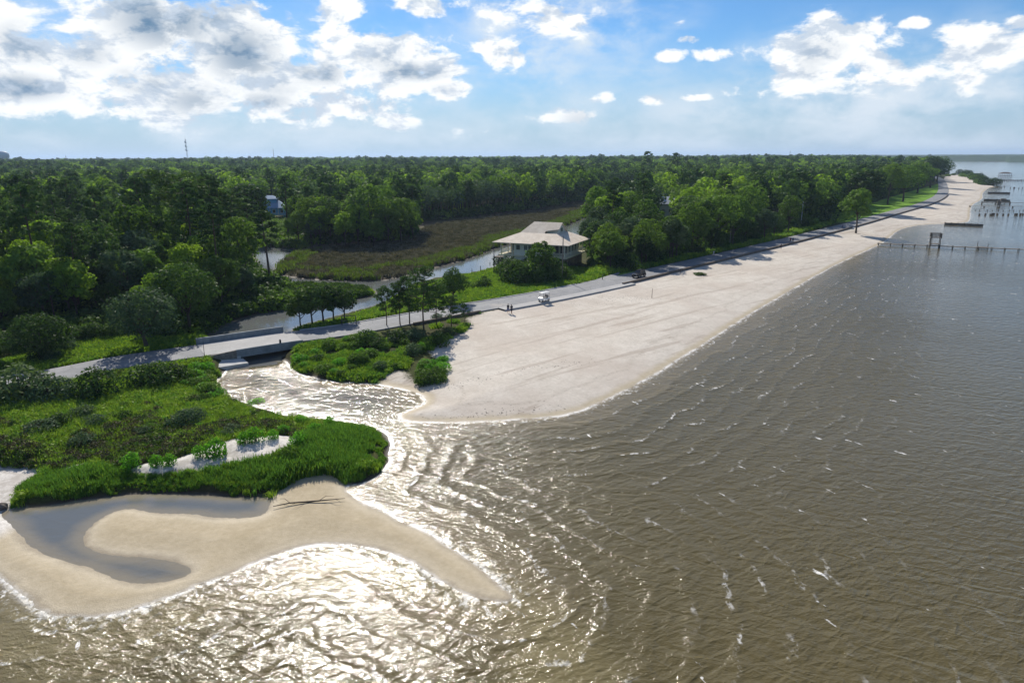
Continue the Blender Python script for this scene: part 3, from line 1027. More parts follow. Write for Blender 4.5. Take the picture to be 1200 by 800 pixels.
def zoneok(pts, f, roadgap=6.2):
    ok = (f['shore'] > 2.5) & (f['beach'] < -1.5) & (f['marsh'] < -2) & (f['road'] > roadgap) & (f['bar'] < -1)
    for (x, y, r_) in KEEPOUT:
        ok &= np.hypot(pts[:, 0] - x, pts[:, 1] - y) > r_
    return ok


def grid_pts(x0, x1, y0, y1, sp, seed):
    r = np.random.default_rng(seed)
    xs = np.arange(x0, x1, sp)
    ys = np.arange(y0, y1, sp)
    g = np.stack(np.meshgrid(xs, ys), -1).reshape(-1, 2)
    g = g + r.uniform(-.42, .42, g.shape) * sp
    az = np.degrees(np.arctan2(g[:, 0], g[:, 1]))
    return g[(np.abs(az) < 43) & (g[:, 1] > 40)]


FOREST_L = smooth_poly(W([(-420, 425), (-60, 405), (60, 388), (130, 380), (215, 386), (250, 378), (300, 360), (318, 345), (322, 335), (300, 325), (296, 305), (280, 298), (262, 296), (240, 290), (200, 285), (100, 285), (-300, 300)], 1.5), 0)
ISLE = smooth_poly(W([(340, 285), (350, 272), (330, 262), (300, 262), (290, 270), (270, 280), (310, 284)], 1.2), 0)
ISLE2 = smooth_poly(W([(352, 284), (352, 268), (380, 258), (470, 260), (492, 272), (480, 282), (430, 286), (380, 288)], 1.2), 0)
# everything beyond: from the marsh back
BACK = smooth_poly([P(-420, 292, 1.5), P(-100, 288, 1.5), P(100, 279, 1.5), P(250, 268, 1.5), P(340, 257, 1.5), P(480, 262, 1.5), P(545, 256, 1.5), P(620, 246, 1.5), P(690, 235, 1.5), P(720, 224, 1.5), P(765, 219, 1.5), P(790, 226, 1.5), P(768, 238, 1.5), P(700, 268, 1.5), P(690, 285, 1.5), P(700, 312, 1.5), P(745, 314, 1.5), P(800, 300, 1.5), P(850, 287, 1.5), P(920, 271, 1.5), P(968, 261, 1.5), P(990, 250, 1.5), P(1030, 233, 1.5), P(1068, 222, 1.5), P(1103, 211, 1.5), P(1099, 206, 1.5), P(1030, 197, 1.5), (1500, 3100), (6000, 3600), (9000, 9000), (-9000, 9000), (-6000, 700)], 0)


def collect(x0, x1, y0, y1, sp, seed, polys):
    g = grid_pts(x0, x1, y0, y1, sp, seed)
    m = np.zeros(len(g), bool)
    for p_ in polys: m |= inside(g, p_)
    g = g[m]
    f = fields(g)
    g = g[zoneok(g, f) & (f['lawn'] < 0)]
    g = g[open_sight(g, 17.0)]
    return g


near_pts = np.concatenate([collect(-330, 20, 60, 260, 5.6, 41, [FOREST_L, ISLE]), collect(-200, 20, 200, 330, 7.0, 42, [ISLE2])])
near_pts = near_pts[np.linalg.norm(near_pts, axis=1) > 95]
back_pts = collect(-700, 700, 60, 900, 8.0, 43, [BACK])
far_pts = collect(-1400, 1500, 200, 1700, 12.5, 44, [BACK])
far_pts = far_pts[(np.linalg.norm(far_pts, axis=1) > 880)]
back_pts = back_pts[np.linalg.norm(back_pts, axis=1) <= 880]
allp = np.concatenate([near_pts, back_pts])
dist = np.linalg.norm(allp, axis=1)
order = np.argsort(dist)
allp, dist = allp[order], dist[order]
hs = heights(allp)
kindn = vnoise(allp, .03, 9)
rr = rng.random(len(allp))
inL = inside(allp, FOREST_L)


def az_of(p): return math.degrees(math.atan2(p[0], p[1]))


def make_tree(name, proto, x, y, z, sc_, rz, label, cat, group=None, sz=1.0):
    e = empty(name, (x, y, z), rz, label, cat, group)
    e.scale = (sc_, sc_, sc_ * sz)
    inst('trunk', proto[1], e)
    inst('crown', proto[0], e)
    return e


def zone_name(p):
    a, d = az_of(p), math.hypot(*p)
    if inside(np.array([p]), FOREST_L)[0]:
        return 'in the woods left of the creek'
    if p[1] < 330 and -22 < a < -8 and inside(np.array([p]), ISLE2)[0]:
        return 'on the wooded marsh point'
    if a < -6: return 'behind the marsh'
    if a < 8: return 'behind the raised house'
    return 'in the woods along the beach road'


n_oak = n_pine = 0
stuff_pts = []
for i, p in enumerate(allp):
    d = dist[i]
    zn = None
    pine = rr[i] < (.22 if inL[i] else .10)
    bright = (not pine) and (rr[i] > (.72 if inL[i] else .84))
    if (pine and n_pine < 90) or (not pine and n_oak < 300):
        zn = zone_name(p)
        s_ = rng.uniform(.62, 1.26)
        if inL[i]:
            s_ *= .70 if d < 150 else .86
        elif zn.startswith('on the wooded'):
            s_ *= .85
            bright = rr[i] > .55
        elif 'beach road' in zn or 'house' in zn:
            s_ *= .62 + .5 * sstep(np.array([d]), 170, 300)[0]
        else:
            s_ *= 1.25
            bright = rr[i] > .95
        rz = rng.uniform(0, 2 * PI)
        wh_ = ('front row', 'middle', 'rear')[0 if d < (150 if inL[i] else 300) else 1 if d < (210 if inL[i] else 380) else 2]
        a__ = az_of(p)
        side_ = 'at the far left' if a__ < -33 else 'at the left' if a__ < -25 else 'left of centre' if a__ < -12 else 'near the centre' if a__ < 8 else 'right of centre' if a__ < 22 else 'at the right'
        wh_ = ', ' + wh_ + ', ' + side_
        if pine:
            n_pine += 1
            make_tree('pine_tree', PINES[rng.integers(0, 3)], p[0], p[1], hs[i], s_ * (.9 if not inL[i] else 1.0), rz, 'tall bare-trunked pine ' + zn + wh_, 'tree', 'pines ' + zn + wh_)
        elif bright:
            n_oak += 1
            make_tree('leafy_tree', BRIGHTS[rng.integers(0, 2)], p[0], p[1], hs[i], s_, rz, 'bright yellow-green tree ' + zn + wh_, 'tree', 'bright leafy trees ' + zn + wh_)
        else:
            n_oak += 1
            k = int(kindn[i] * 97) % 6
            make_tree('oak_tree', OAKS[k], p[0], p[1], hs[i], s_, rz, ('compact rounded', 'broad', 'narrow dark', 'tall', 'wide dark', 'grey-green')[k] + ' oak ' + zn + wh_, 'tree', ('compact rounded', 'broad', 'narrow dark', 'tall', 'wide dark', 'grey-green')[k] + ' oaks ' + zn + wh_)
    else:
        stuff_pts.append((p[0], p[1], hs[i], rng.uniform(.8, 1.25), d))
print('individual trees', n_oak, n_pine, 'rest', len(stuff_pts), 'far', len(far_pts))


# ------------------------------------------------------------------ scatter through geometry nodes (only for uncountable stuff)
def scatter(name, pts, scales, protos, label, mat=None, squash=None, cat=None):
    """one object: points carrying instances of a few small meshes"""
    me = bpy.data.meshes.new(name)
    me.vertices.add(len(pts))
    me.vertices.foreach_set('co', np.asarray(pts, np.float32).ravel())
    r = np.random.default_rng(len(pts))
    a = me.attributes.new('scl', 'FLOAT_VECTOR', 'POINT')
    sv = np.stack([scales, scales, scales * (1 if squash is None else squash)], 1)
    a.data.foreach_set('vector', sv.astype(np.float32).ravel())
    a = me.attributes.new('rot', 'FLOAT_VECTOR', 'POINT')
    rv = np.zeros((len(pts), 3))
    rv[:, 2] = r.uniform(0, 2 * PI, len(pts))
    a.data.foreach_set('vector', rv.astype(np.float32).ravel())
    a = me.attributes.new('pick', 'INT', 'POINT')
    a.data.foreach_set('value', r.integers(0, len(protos), len(pts)).astype(np.int32))
    o = inst(name, me)
    ng = bpy.data.node_groups.new(name, 'GeometryNodeTree')
    ng.interface.new_socket('Geometry', in_out='INPUT', socket_type='NodeSocketGeometry')
    ng.interface.new_socket('Geometry', in_out='OUTPUT', socket_type='NodeSocketGeometry')
    gi = ng.nodes.new('NodeGroupInput')
    go = ng.nodes.new('NodeGroupOutput')
    ip = ng.nodes.new('GeometryNodeInstanceOnPoints')
    gm = ng.nodes.new('GeometryNodeJoinGeometry')
    g2i = None
    for me_ in reversed(protos):
        po = bpy.data.objects.new(name + '_source', me_)
        oi = ng.nodes.new('GeometryNodeObjectInfo')
        oi.inputs['Object'].default_value = po
        oi.inputs['As Instance'].default_value = True
        ng.links.new(oi.outputs['Geometry'], gm.inputs[0])
    ng.links.new(gi.outputs[0], ip.inputs['Points'])
    ng.links.new(gm.outputs[0], ip.inputs['Instance'])
    ip.inputs['Pick Instance'].default_value = True
    for an, ty, sock in (('pick', 'INT', 'Instance Index'), ('rot', 'FLOAT_VECTOR', 'Rotation'), ('scl', 'FLOAT_VECTOR', 'Scale')):
        na_ = ng.nodes.new('GeometryNodeInputNamedAttribute')
        na_.data_type = ty
        na_.inputs['Name'].default_value = an
        ng.links.new(na_.outputs['Attribute'], ip.inputs[sock])
    ng.links.new(ip.outputs[0], go.inputs[0])
    m = o.modifiers.new('scatter', 'NODES')
    m.node_group = ng
    tag(o, label, kind='stuff', cat=cat)
    return o


def far_tree(seed, hgt, rad, mat, n=420, size=1.15, nb=12):
    r = random.Random(seed)
    blobs = []
    for i in range(nb):
        ph = i * 2.4
        zf = 1 - 1.5 * (i + .5) / nb
        q = math.sqrt(1 - zf * zf)
        br = rad * r.uniform(.35, .5)
        k = r.uniform(.5, .85)
        blobs.append((math.cos(ph) * q * rad * k, math.sin(ph) * q * rad * k, hgt * .62 + zf * hgt * .30, br, br, br * .75))
    parts = [leaves(blobs, n, size, seed)]
    mb = MB()
    mb.tube([(0, 0, -1), (.1, 0, hgt * .3), (.2, 0, hgt * .7)], [.4, .32, .15], 4, False)
    parts.append((np.array(mb.v), np.array(mb.f)))
    V, Fc = merge(parts)
    return mesh_np('far_tree', V, Fc, mat)


FAR = [far_tree(51, 16, 5.6, M['leaf_oak']), far_tree(52, 18, 5.2, M['leaf_oak']), far_tree(53, 15, 6.2, M['leaf_dark']), far_tree(54, 17, 5.4, M['leaf_bright']), far_tree(55, 20, 4.4, M['leaf_pine']), far_tree(56, 15, 6.0, M['leaf_liveoak'])]
sp_ = np.array(stuff_pts)
fh = heights(far_pts)
fd = np.linalg.norm(far_pts, axis=1)
ptsA = np.concatenate([sp_[:, :3], np.column_stack([far_pts, fh])])
sclA = np.concatenate([sp_[:, 3] * .95, rng.uniform(.85, 1.25, len(far_pts)) * 1.15])
scatter('distant_woodland', ptsA, sclA, FAR, 'continuous distant woodland of mixed oaks and pines reaching towards the horizon')
vf = collect(-2900, 3200, 900, 3300, 24, 45, [BACK])
vd = np.linalg.norm(vf, axis=1)
vf = vf[(vd > 1600) & (vd < 3700)]
vh = np.full(len(vf), 1.5)
vs_ = rng.uniform(1.4, 2.2, len(vf))
scatter('horizon_woodland', np.column_stack([vf, vh]), vs_, FAR, 'thin hazy line of woodland at the very horizon', squash=rng.uniform(.45, .80, len(vf)))

# canopy seen edge-on beyond the last trees
az = np.radians(np.arange(-44, 44, .12))
rd = np.array([3050, 3150, 3300, 3600, 4200, 5200, 7000, 10000, 16000])
X = np.sin(az)[None] * rd[:, None]
Y = np.cos(az)[None] * rd[:, None]
cp = np.stack([X.ravel(), Y.ravel()], 1)
cz = 12 + 8 * vnoise(cp, .006, 21) + 6 * vnoise(cp, .03, 22) + 3 * vnoise(cp, .09, 23)
ontop = sdf(cp, RIVER)
cz = np.where(ontop > -25, -3, cz)
cz[:len(az)] = -3
i = np.arange(len(rd) - 1)[:, None] * len(az)
j = np.arange(len(az) - 1)[None]
cf = np.stack([i + j, i + j + 1, i + len(az) + j + 1, i + len(az) + j], -1).reshape(-1, 4)
M['canopy'] = simple('canopy', (.040, .065, .028), .95, .5, .03, spec=.1)
co = inst('horizon_canopy', mesh_np('horizon_canopy', np.column_stack([cp, cz]), cf, M['canopy'], True))
tag(co, 'unbroken tree canopy on the horizon', kind='stuff')

# ------------------------------------------------------------------ named trees
def tree_px(name, proto, u, v, hpx, label, cat='tree', group=None, z=1.4, wide=1.0, rz=None, protoh=None):
    """tree whose foot is seen at (u, v) and which shows hpx pixels tall"""
    x, y = P(u, v, z)
    z = float(heights(np.array([[x, y]]))[0])
    d = math.sqrt(x * x + y * y + (CAMH - z) ** 2)
    h = hpx * d / F / math.cos(math.atan((CAMH - z) / math.hypot(x, y))) * math.cos(PITCH) ** 0
    me = proto[0]
    top = getattr(proto[0], 'tops', None) or max(v_.co.z for v_ in me.vertices)
    s_ = h / top
    e = empty(name, (x, y, z), random.uniform(0, 6.28) if rz is None else rz, label, cat, group)
    e.scale = (s_ * wide, s_ * wide, s_)
    inst('trunk', proto[1], e)
    inst('crown', proto[0], e)
    return e


LIVEOAK = oak_proto(61, 9, 5.6, M['leaf_liveoak'], n=5200, size=.34, nb=38, trunk_h=2.8)
LIVEOAK2 = oak_proto(62, 7, 5.0, M['leaf_dark'], n=4200, size=.34, nb=32, trunk_h=1.6)
tree_px('live_oak', LIVEOAK, 172, 408, 62, 'grey-green live oak with a single dark trunk on the grass beyond the road', rz=.4)
tree_px('live_oak', LIVEOAK2, 50, 420, 44, 'rounded dark oak beside the road near the left edge of the photo', rz=1.4)
BANK = oak_proto(63, 7, 3.0, M['leaf_dark'], n=2200, size=.34, nb=18, trunk_h=2.7)
for k, (u, v, hp, lab) in enumerate(((352, 381, 38, 'leftmost small tree of the row on the creek bank past the bridge'), (366, 380, 44, 'second small tree from the left in the row on the creek bank'), (379, 378, 46, 'tallest small tree in the middle of the creek bank row'), (391, 375, 42, 'small tree just right of the middle of the creek bank row'), (404, 377, 36, 'rightmost small tree of the creek bank row beside the pale arch'))):
    tree_px('bank_tree', BANK, u, v, hp, lab, group='row of small trees on the creek bank', rz=k * 1.3)
SMALLPINE = [pine_proto(71, 10, M['leaf_pine'], 2.4, .38, n=1500, size=.30, nbr=20, bend=.5), pine_proto(72, 13, M['leaf_pine'], 3.0, .34, n=2200, size=.32, nbr=26, bend=.5), pine_proto(73, 5, M['leaf_pine'], 1.4, .3, n=700, size=.24, nbr=14, bend=.2)]
tree_px('pine_tree', SMALLPINE[0], 453, 383, 46, 'slim young pine at the left end of the roadside pine clump', rz=0)
tree_px('pine_tree', SMALLPINE[0], 469, 382, 50, 'young pine second from left in the roadside pine clump', rz=2)
tree_px('pine_tree', SMALLPINE[1], 480, 381, 56, 'bushy pine in the middle of the roadside pine clump', rz=1)
tree_px('pine_tree', SMALLPINE[1], 497, 389, 74, 'tallest pine of the roadside clump with a straight dark trunk', rz=3)
tree_px('pine_tree', SMALLPINE[0], 512, 384, 50, 'leaning pine just right of the tallest roadside pine', rz=4)
tree_px('pine_tree', SMALLPINE[0], 529, 384, 36, 'short full pine at the right side of the roadside clump', rz=5, wide=1.2)
tree_px('pine_tree', SMALLPINE[2], 544, 378, 22, 'little pine sapling standing alone nearest the open beach', rz=1)
tree_px('oak_tree', oak_proto(64, 8, 3.6, M['leaf_dark'], n=3000, size=.34, nb=24, trunk_h=2.6), 531, 356, 42, 'dark round oak on the far side of the road behind the pine clump', rz=1)
# tall pines at the inlet
tree_px('pine_tree', PINES[3], 228, 322, 108, 'tall crooked pine with a wide drooping crown above the left woods', rz=2.2, wide=1.25)
tree_px('pine_tree', PINES[1], 266, 312, 84, 'tall twin-looking pine left of the tidal pool', rz=1, wide=1.35)
tree_px('pine_tree', PINES[0], 272, 308, 74, 'slender pine with a bare trunk just left of the tidal pool', rz=3, wide=1.35)
tree_px('pine_tree', PINES[2], 294, 300, 66, 'pine in front of the blue house beside the tidal pool', rz=4, wide=1.35)
tree_px('pine_tree', PINES[0], 316, 325, 76, 'lone bare-trunked pine standing at the edge of the tidal pool', rz=5, wide=1.35)
tree_px('pine_tree', PINES[1], 338, 278, 66, 'tall pine just right of the blue house', rz=2)
tree_px('pine_tree', PINES[2], 366, 280, 58, 'pine with a full crown at the left of the marsh point', rz=3)
tree_px('oak_tree', OAKS[1], 433, 283, 66, 'broadest and tallest oak on the wooded point in the marsh', rz=3, wide=1.2)
tree_px('leafy_tree', BRIGHTS[0], 405, 288, 42, 'bright green tree at the water side of the marsh point', rz=3)
tree_px('leafy_tree', BRIGHTS[1], 438, 288, 34, 'light green low tree in front of the broad oak on the marsh point', rz=1, wide=1.2)
tree_px('oak_tree', OAKS[0], 470, 282, 52, 'rounded oak at the right end of the wooded marsh point', rz=4)
for k, (u, v, hp) in enumerate(((350, 284, 36), (376, 286, 44), (388, 284, 50), (420, 286, 48), (455, 285, 44), (484, 279, 34))):
    tree_px('leafy_tree' if k % 2 else 'oak_tree', BRIGHTS[k % 2] if k % 2 else OAKS[(k * 2) % 6], u, v, hp, 'tree among the mixed greens along the front of the marsh point', group='front trees of the marsh point', rz=k)
tree_px('beach_tree', oak_proto(65, 9, 3.0, M['leaf_oak'], n=1800, size=.42, nb=16, trunk_h=3.2), 1003, 272, 46, 'single leafy tree standing on the sand outside the sea wall', rz=1)
tree_px('pine_tree', PINES[1], 757, 218, 38, 'very tall pine poking above the distant tree line beyond the marsh', rz=1)
tree_px('pine_tree', PINES[1], 789, 218, 36, 'second very tall pine poking above the tree line right of the first', rz=3)
for k, (u, v, hp) in enumerate(((715, 316, 44), (728, 306, 44), (762, 300, 52), (785, 305, 50), (700, 306, 46), (810, 298, 58), (838, 292, 60), (690, 296, 40), (725, 300, 52), (755, 296, 60))):
    tree_px('oak_tree', OAKS[(k * 5) % 6], u, v, hp, 'bushy dark tree in the thicket right of the raised house', group='thicket trees right of the raised house', rz=k)
for k, (u, v, hp) in enumerate(((1058, 236, 36), (1075, 226, 30), (1090, 220, 30), (1098, 213, 24), (1040, 240, 40), (1012, 250, 44))):
    tree_px('oak_tree', OAKS[(k * 5 + 1) % 6], u, v, hp, 'rounded oak on the lawns beside the far beach road', group='oaks on the far lawns', rz=k, wide=1.3)

for k, u in enumerate((778, 790, 802, 812, 826, 846, 862, 884, 900, 918, 936, 952)):
    q, a_ = path_point(road_at_px(u), -roadw - 3.6 - (k * 7 % 3))
    me_ = OAKS[(k * 5 + 2) % 6]
    z_ = float(heights(np.array([q]))[0])
    s_ = (.62, .74, .55, .8)[k % 4]
    e = empty('oak_tree', (q[0], q[1], z_), k * 1.7, 'dark oak overhanging the shaded inland edge of the beach road', 'tree', 'oaks overhanging the beach road')
    e.scale = (s_, s_, s_)
    inst('trunk', me_[1], e)
    inst('crown', me_[0], e)

# ------------------------------------------------------------------ shrubs
SH_BRIGHT = [shrub_mesh(81 + k, 1.2, 1.5, M['leaf_shrub'], n=750, size=.17, nb=10) for k in range(3)]
SH_DARK = [shrub_mesh(91 + k, 2.2, 3.0, M['leaf_dark'], n=1500, size=.26, nb=15) for k in range(3)]
SH_GREY = [shrub_mesh(95 + k, 2.6, 2.6, M['leaf_liveoak'], n=1600, size=.26, nb=16) for k in range(2)]
SH_MID = [shrub_mesh(98 + k, 1.6, 1.8, M['leaf_oak'], n=1000, size=.22, nb=11) for k in range(2)]


def shrub_px(me, u, v, wpx, label, group=None, rz=None, name='shrub', tall=1.0):
    x, y = P(u, v, 1.2)
    z = float(heights(np.array([[x, y]]))[0])
    x, y = P(u, v, z)
    d = math.sqrt(x * x + y * y + (CAMH - z) ** 2)
    rad = max(v_.co.x for v_ in me.vertices)
    s_ = wpx * .5 * d / F / rad
    o = inst(name, me, None, (x, y, z - .05), (0, 0, random.uniform(0, 6.28) if rz is None else rz), (s_, s_, s_ * tall))
    return tag(o, label, 'shrub', group)


bright_list = [(155, 549, 24, 'bright green bush at the left end of the white dune patch'), (184, 545, 15, 'small bright bush left of the pair on the dune patch'), (198, 544, 17, 'bright bush in the small pair at the middle-left of the dune patch'),
               (235, 535, 18, 'bright bush touching the largest one on the dune ridge'), (253, 535, 26, 'largest bright green bush on the white dune patch'), (287, 519, 20, 'bright bush above the upper edge of the dune patch'), (300, 517, 23, 'round bright bush at the top of the dune patch'),
               (320, 514, 14, 'little bright bush between two larger ones at the dune top'), (333, 508, 16, 'bright bush on the ridge right of the dune patch'), (350, 524, 25, 'bright bush standing at the right end of the white dune patch'), (353, 497, 14, 'bright bush near the pond edge of the green island'), (369, 507, 18, 'bright bush near the reeds at the right of the island'), (386, 498, 15, 'rightmost bush by the pond edge of the green island'),
               (340, 542, 26, 'olive bush half sunk in reeds below the dune patch')]
for k, (u, v, wp, lab) in enumerate(bright_list):
    shrub_px(SH_BRIGHT[k % 3] if k < 13 else SH_MID[0], u, v, wp, lab, group='bushes on the dune patch of the green island', tall=1.45)
dark_list = [(72, 498, 24, 'small dark bush on the left grassland below the roadside bushes'), (116, 466, 48, 'tall dark rounded bush in front of the road left of the bridge'), (178, 452, 56, 'wide dark bush below the road nearer the bridge'), (205, 446, 34, 'dark bush right of the wide one close to the bridge'), (430, 404, 34, 'dark round bush left of the pine clump'), (466, 400, 30, 'dark bush right under the pine clump'), (514, 404, 30, 'dark bush on the sand edge right of the pines'), (445, 408, 22, 'dark bush between the two round ones under the pines')]
for k, (u, v, wp, lab) in enumerate(dark_list):
    shrub_px(SH_DARK[k % 3], u, v, wp, lab, tall=1.0 if k in (1,) else .85)
grey_list = [(25, 468, 62, 'wide grey-green bush at the left edge below the road'), (62, 468, 50, 'grey-green bush right of the one at the left edge'), (98, 488, 24, 'low grey bush on the grassland beside a dark one'), (112, 498, 26, 'low olive-grey bush left of the island middle'), (512, 374, 14, 'small round grey bush at the roadside among pines')]
for k, (u, v, wp, lab) in enumerate(grey_list):
    shrub_px(SH_GREY[k % 2], u, v, wp, lab)


def poly_points(px, z, n, seed):
    pw = np.array(W(px, z))
    r = np.random.default_rng(seed)
    lo, hi = pw.min(0), pw.max(0)
    out = np.zeros((0, 2))
    while len(out) < n:
        q = r.uniform(lo, hi, (n * 2, 2))
        out = np.concatenate([out, q[inside(q, pw)]])
    return out[:n]


def tufts_ok(p, f, shore=.3):
    return (f['shore'] > shore) & (f['road'] > 4.4) & (f['beach'] < .3) & (f['bar'] < .2) & (f['dune'] < .1)


# groups of shrubs filling the banks
def bush_group(px, n, protos, wr, label, group, seed, minroad=5.5, beach_ok=False):
    p = poly_points(px, 1.3, n, seed)
    f = fields(p)
    ok = (f['shore'] > .9) & (f['road'] > minroad) & ((f['beach'] < .2) | beach_ok)
    for (x, y), o in zip(p, ok):
        if not o: continue
        z = float(heights(np.array([[x, y]]))[0])
        me = protos[random.randrange(len(protos))]
        s_ = random.uniform(*wr)
        ob = inst('shrub', me, None, (x, y, z - .05), (0, 0, random.uniform(0, 6.28)), (s_, s_, s_ * random.uniform(.8, 1.15)))
        tag(ob, label, 'shrub', group)


bush_group([(345, 412), (400, 400), (440, 402), (440, 428), (400, 432), (352, 428)], 28, SH_MID + SH_BRIGHT, (.55, .95), 'green bush on the bank between the bridge and the pines', 'bushes on the bank right of the bridge', 1)
bush_group([(440, 402), (520, 392), (540, 386), (500, 410), (470, 425), (430, 440), (380, 438), (400, 425)], 24, SH_MID + [SH_GREY[0], SH_BRIGHT[1]], (.35, .7), 'low bush on the sandy bank in front of the pines', 'bushes on the sandy bank below the pines', 2, beach_ok=True)
bush_group([(488, 424), (520, 420), (526, 438), (515, 444), (490, 443)], 14, [SH_BRIGHT[0], SH_MID[1]], (.6, .9), 'bush in the small clump standing on the beach', 'clump of bushes on the beach', 3, beach_ok=True)
bush_group([(200, 432), (262, 428), (255, 450), (262, 470), (220, 462)], 26, SH_BRIGHT + SH_MID, (.6, 1.0), 'leafy bush on the pond bank left of the bridge', 'bushes on the pond bank left of the bridge', 4)
bush_group([(-20, 505), (60, 500), (150, 470), (240, 470), (330, 500), (240, 520), (100, 535), (-20, 530)], 24, SH_MID + SH_GREY + [SH_BRIGHT[1]], (.35, .75), 'low bush scattered over the green island', 'low bushes scattered over the island', 17)
bush_group([(60, 425), (100, 408), (150, 395), (200, 385), (240, 385), (130, 385), (60, 395), (-20, 405), (-20, 440)], 34, SH_DARK + [SH_MID[0], SH_GREY[0]], (.5, 1.0), 'dark bush at the foot of the woods beyond the road', 'bushes at the foot of the left woods', 5)
bush_group([(580, 318), (590, 305), (650, 312), (672, 318), (670, 328), (640, 332), (600, 332)], 20, [SH_MID[0], SH_DARK[0], SH_DARK[1], SH_BRIGHT[2]], (1.0, 1.5), 'tall leafy bush in front of the raised house', 'bushes in front of the raised house', 6)
bush_group([(410, 372), (470, 358), (530, 345), (570, 338), (575, 325), (530, 330), (470, 350)], 20, SH_MID + [SH_DARK[2]], (.5, .9), 'bush on the grassy strip between creek and road', 'bushes between creek and road', 7)
bush_group([(260, 385), (300, 372), (330, 362), (320, 352), (280, 366), (250, 378)], 18, SH_MID + SH_DARK, (.8, 1.2), 'bush along the far bank of the creek behind the bridge', 'bushes along the far creek bank', 8)
bush_group([(690, 325), (760, 312), (850, 292), (930, 272), (970, 262), (965, 256), (850, 284), (760, 303), (690, 312)], 44, SH_DARK + SH_MID, (1.1, 1.7), 'dark bush at the edge of the woods along the beach road', 'bushes edging the beach road woods', 9, 7)
bush_group([(1120, 204), (1140, 205), (1160, 214), (1168, 218), (1150, 217), (1135, 209)], 26, SH_MID + SH_DARK, (2.0, 3.2), 'scrubby bush on the low spit at the far end of the beach', 'bushes on the far spit', 10, beach_ok=True)
bush_group([(1105, 200), (1160, 203), (1160, 209), (1110, 207)], 10, SH_MID, (2.0, 3.0), 'bush behind the far end of the sandy beach', 'bushes behind the far beach', 11, beach_ok=True)

bush_group([(582, 322), (600, 316), (628, 318), (650, 324), (655, 333), (610, 334)], 16, [SH_DARK[0], SH_DARK[1], SH_MID[1]], (1.25, 1.7), 'tall leafy bush in front of the raised house', 'bushes in front of the raised house', 16)
for k, (u, v, wp, lab) in enumerate(((598, 330, 34, 'big round bush below the left half of the raised house'), (622, 332, 40, 'biggest bush in front of the raised house, under its windows'), (648, 330, 26, 'bush beside the bare pole in front of the raised house'))):
    shrub_px(SH_DARK[k % 3] if k != 1 else SH_MID[0], u, v, wp, lab, tall=1.15)
tree_px('oak_tree', oak_proto(66, 8, 3.0, M['leaf_oak'], n=1800, size=.38, nb=16, trunk_h=3.2), 634, 328, 44, 'small loose tree rising in front of the raised house roof', rz=1)
# ------------------------------------------------------------------ grasses (stuff)
def blade_tuft(seed, n, h, spread, wd, mat, lean=.35):
    r = np.random.default_rng(seed)
    v, f = [], []
    for i in range(n):
        a = r.uniform(0, 2 * PI)
        q = r.uniform(0, spread)
        bx, by = math.cos(a) * q, math.sin(a) * q
        la = r.uniform(0, 2 * PI)
        L = h * r.uniform(.6, 1.15)
        k = lean * L * r.uniform(.3, 1.2)
        wx, wy = -math.sin(la) * wd, math.cos(la) * wd
        mx, my = bx + math.cos(la) * k * .35, by + math.sin(la) * k * .35
        tx, ty = bx + math.cos(la) * k, by + math.sin(la) * k
        b = len(v)
        v += [(bx - wx, by - wy, -.1), (bx + wx, by + wy, -.1), (mx + wx * .8, my + wy * .8, L * .6), (mx - wx * .8, my - wy * .8, L * .6), (tx + wx * .15, ty + wy * .15, L), (tx - wx * .15, ty - wy * .15, L)]
        f += [(b, b + 1, b + 2, b + 3), (b + 3, b + 2, b + 4, b + 5)]
    return mesh_np('tuft', np.array(v), np.array(f), mat)


def low_spray(seed, rad, h, n, size, mat):
    r = random.Random(seed)
    blobs = [(r.uniform(-.5, .5) * rad, r.uniform(-.5, .5) * rad, h * .4, rad * .6, rad * .6, h * .6) for _ in range(4)]
    v, f = leaves(blobs, n, size, seed, flat=.9)
    return mesh_np('spray', v, f, mat)


def cover(name, px, n, seed, protos, srange, label, z=1.0, shore=.3, cond=None, squash=None, smod=None):
    p = poly_points(px, z, n, seed) if not isinstance(px, np.ndarray) else px
    f = fields(p)
    ok = tufts_ok(p, f, shore)
    if cond is not None: ok &= cond(p, f)
    p = p[ok]
    hh = heights(p)
    s_ = np.random.default_rng(seed).uniform(*srange, len(p))
    if smod is not None: s_ = s_ * smod(p)
    return scatter(name, np.column_stack([p, hh]), s_, protos, label, squash=squash)


REED = [blade_tuft(101, 26, .75, .42, .030, M['reed'], .45), blade_tuft(102, 26, .6, .42, .030, M['reed'], .5), blade_tuft(103, 24, .6, .42, .028, M['olive'], .5)]
OLIVE = [blade_tuft(111, 22, .55, .4, .03, M['olive'], .5), blade_tuft(112, 20, .7, .4, .028, M['olive'], .5), low_spray(113, .55, .5, 70, .16, M['olive']), blade_tuft(114, 22, .6, .4, .03, M['reed'], .5)]
HEATH = [low_spray(121, .7, .75, 120, .14, M['heather']), low_spray(122, .6, .6, 100, .14, M['heather']), low_spray(123, .6, .7, 110, .15, M['leaf_dark'])]
ISLAND_PX = [(-80, 470), (0, 452), (110, 445), (262, 432), (262, 445), (258, 462), (300, 480), (388, 494), (452, 508), (460, 535), (448, 556), (404, 570), (392, 556), (360, 556), (330, 568), (313, 583), (200, 580), (60, 594), (8, 592), (25, 572), (55, 552), (-80, 542)]
REED_PX = [(8, 594), (22, 570), (48, 556), (70, 551), (140, 553), (200, 555), (260, 552), (320, 543), (345, 532), (362, 510), (395, 494), (430, 500), (452, 508), (460, 535), (448, 558), (428, 567), (404, 569), (392, 556), (358, 556), (330, 570), (314, 583), (200, 580), (60, 596)]
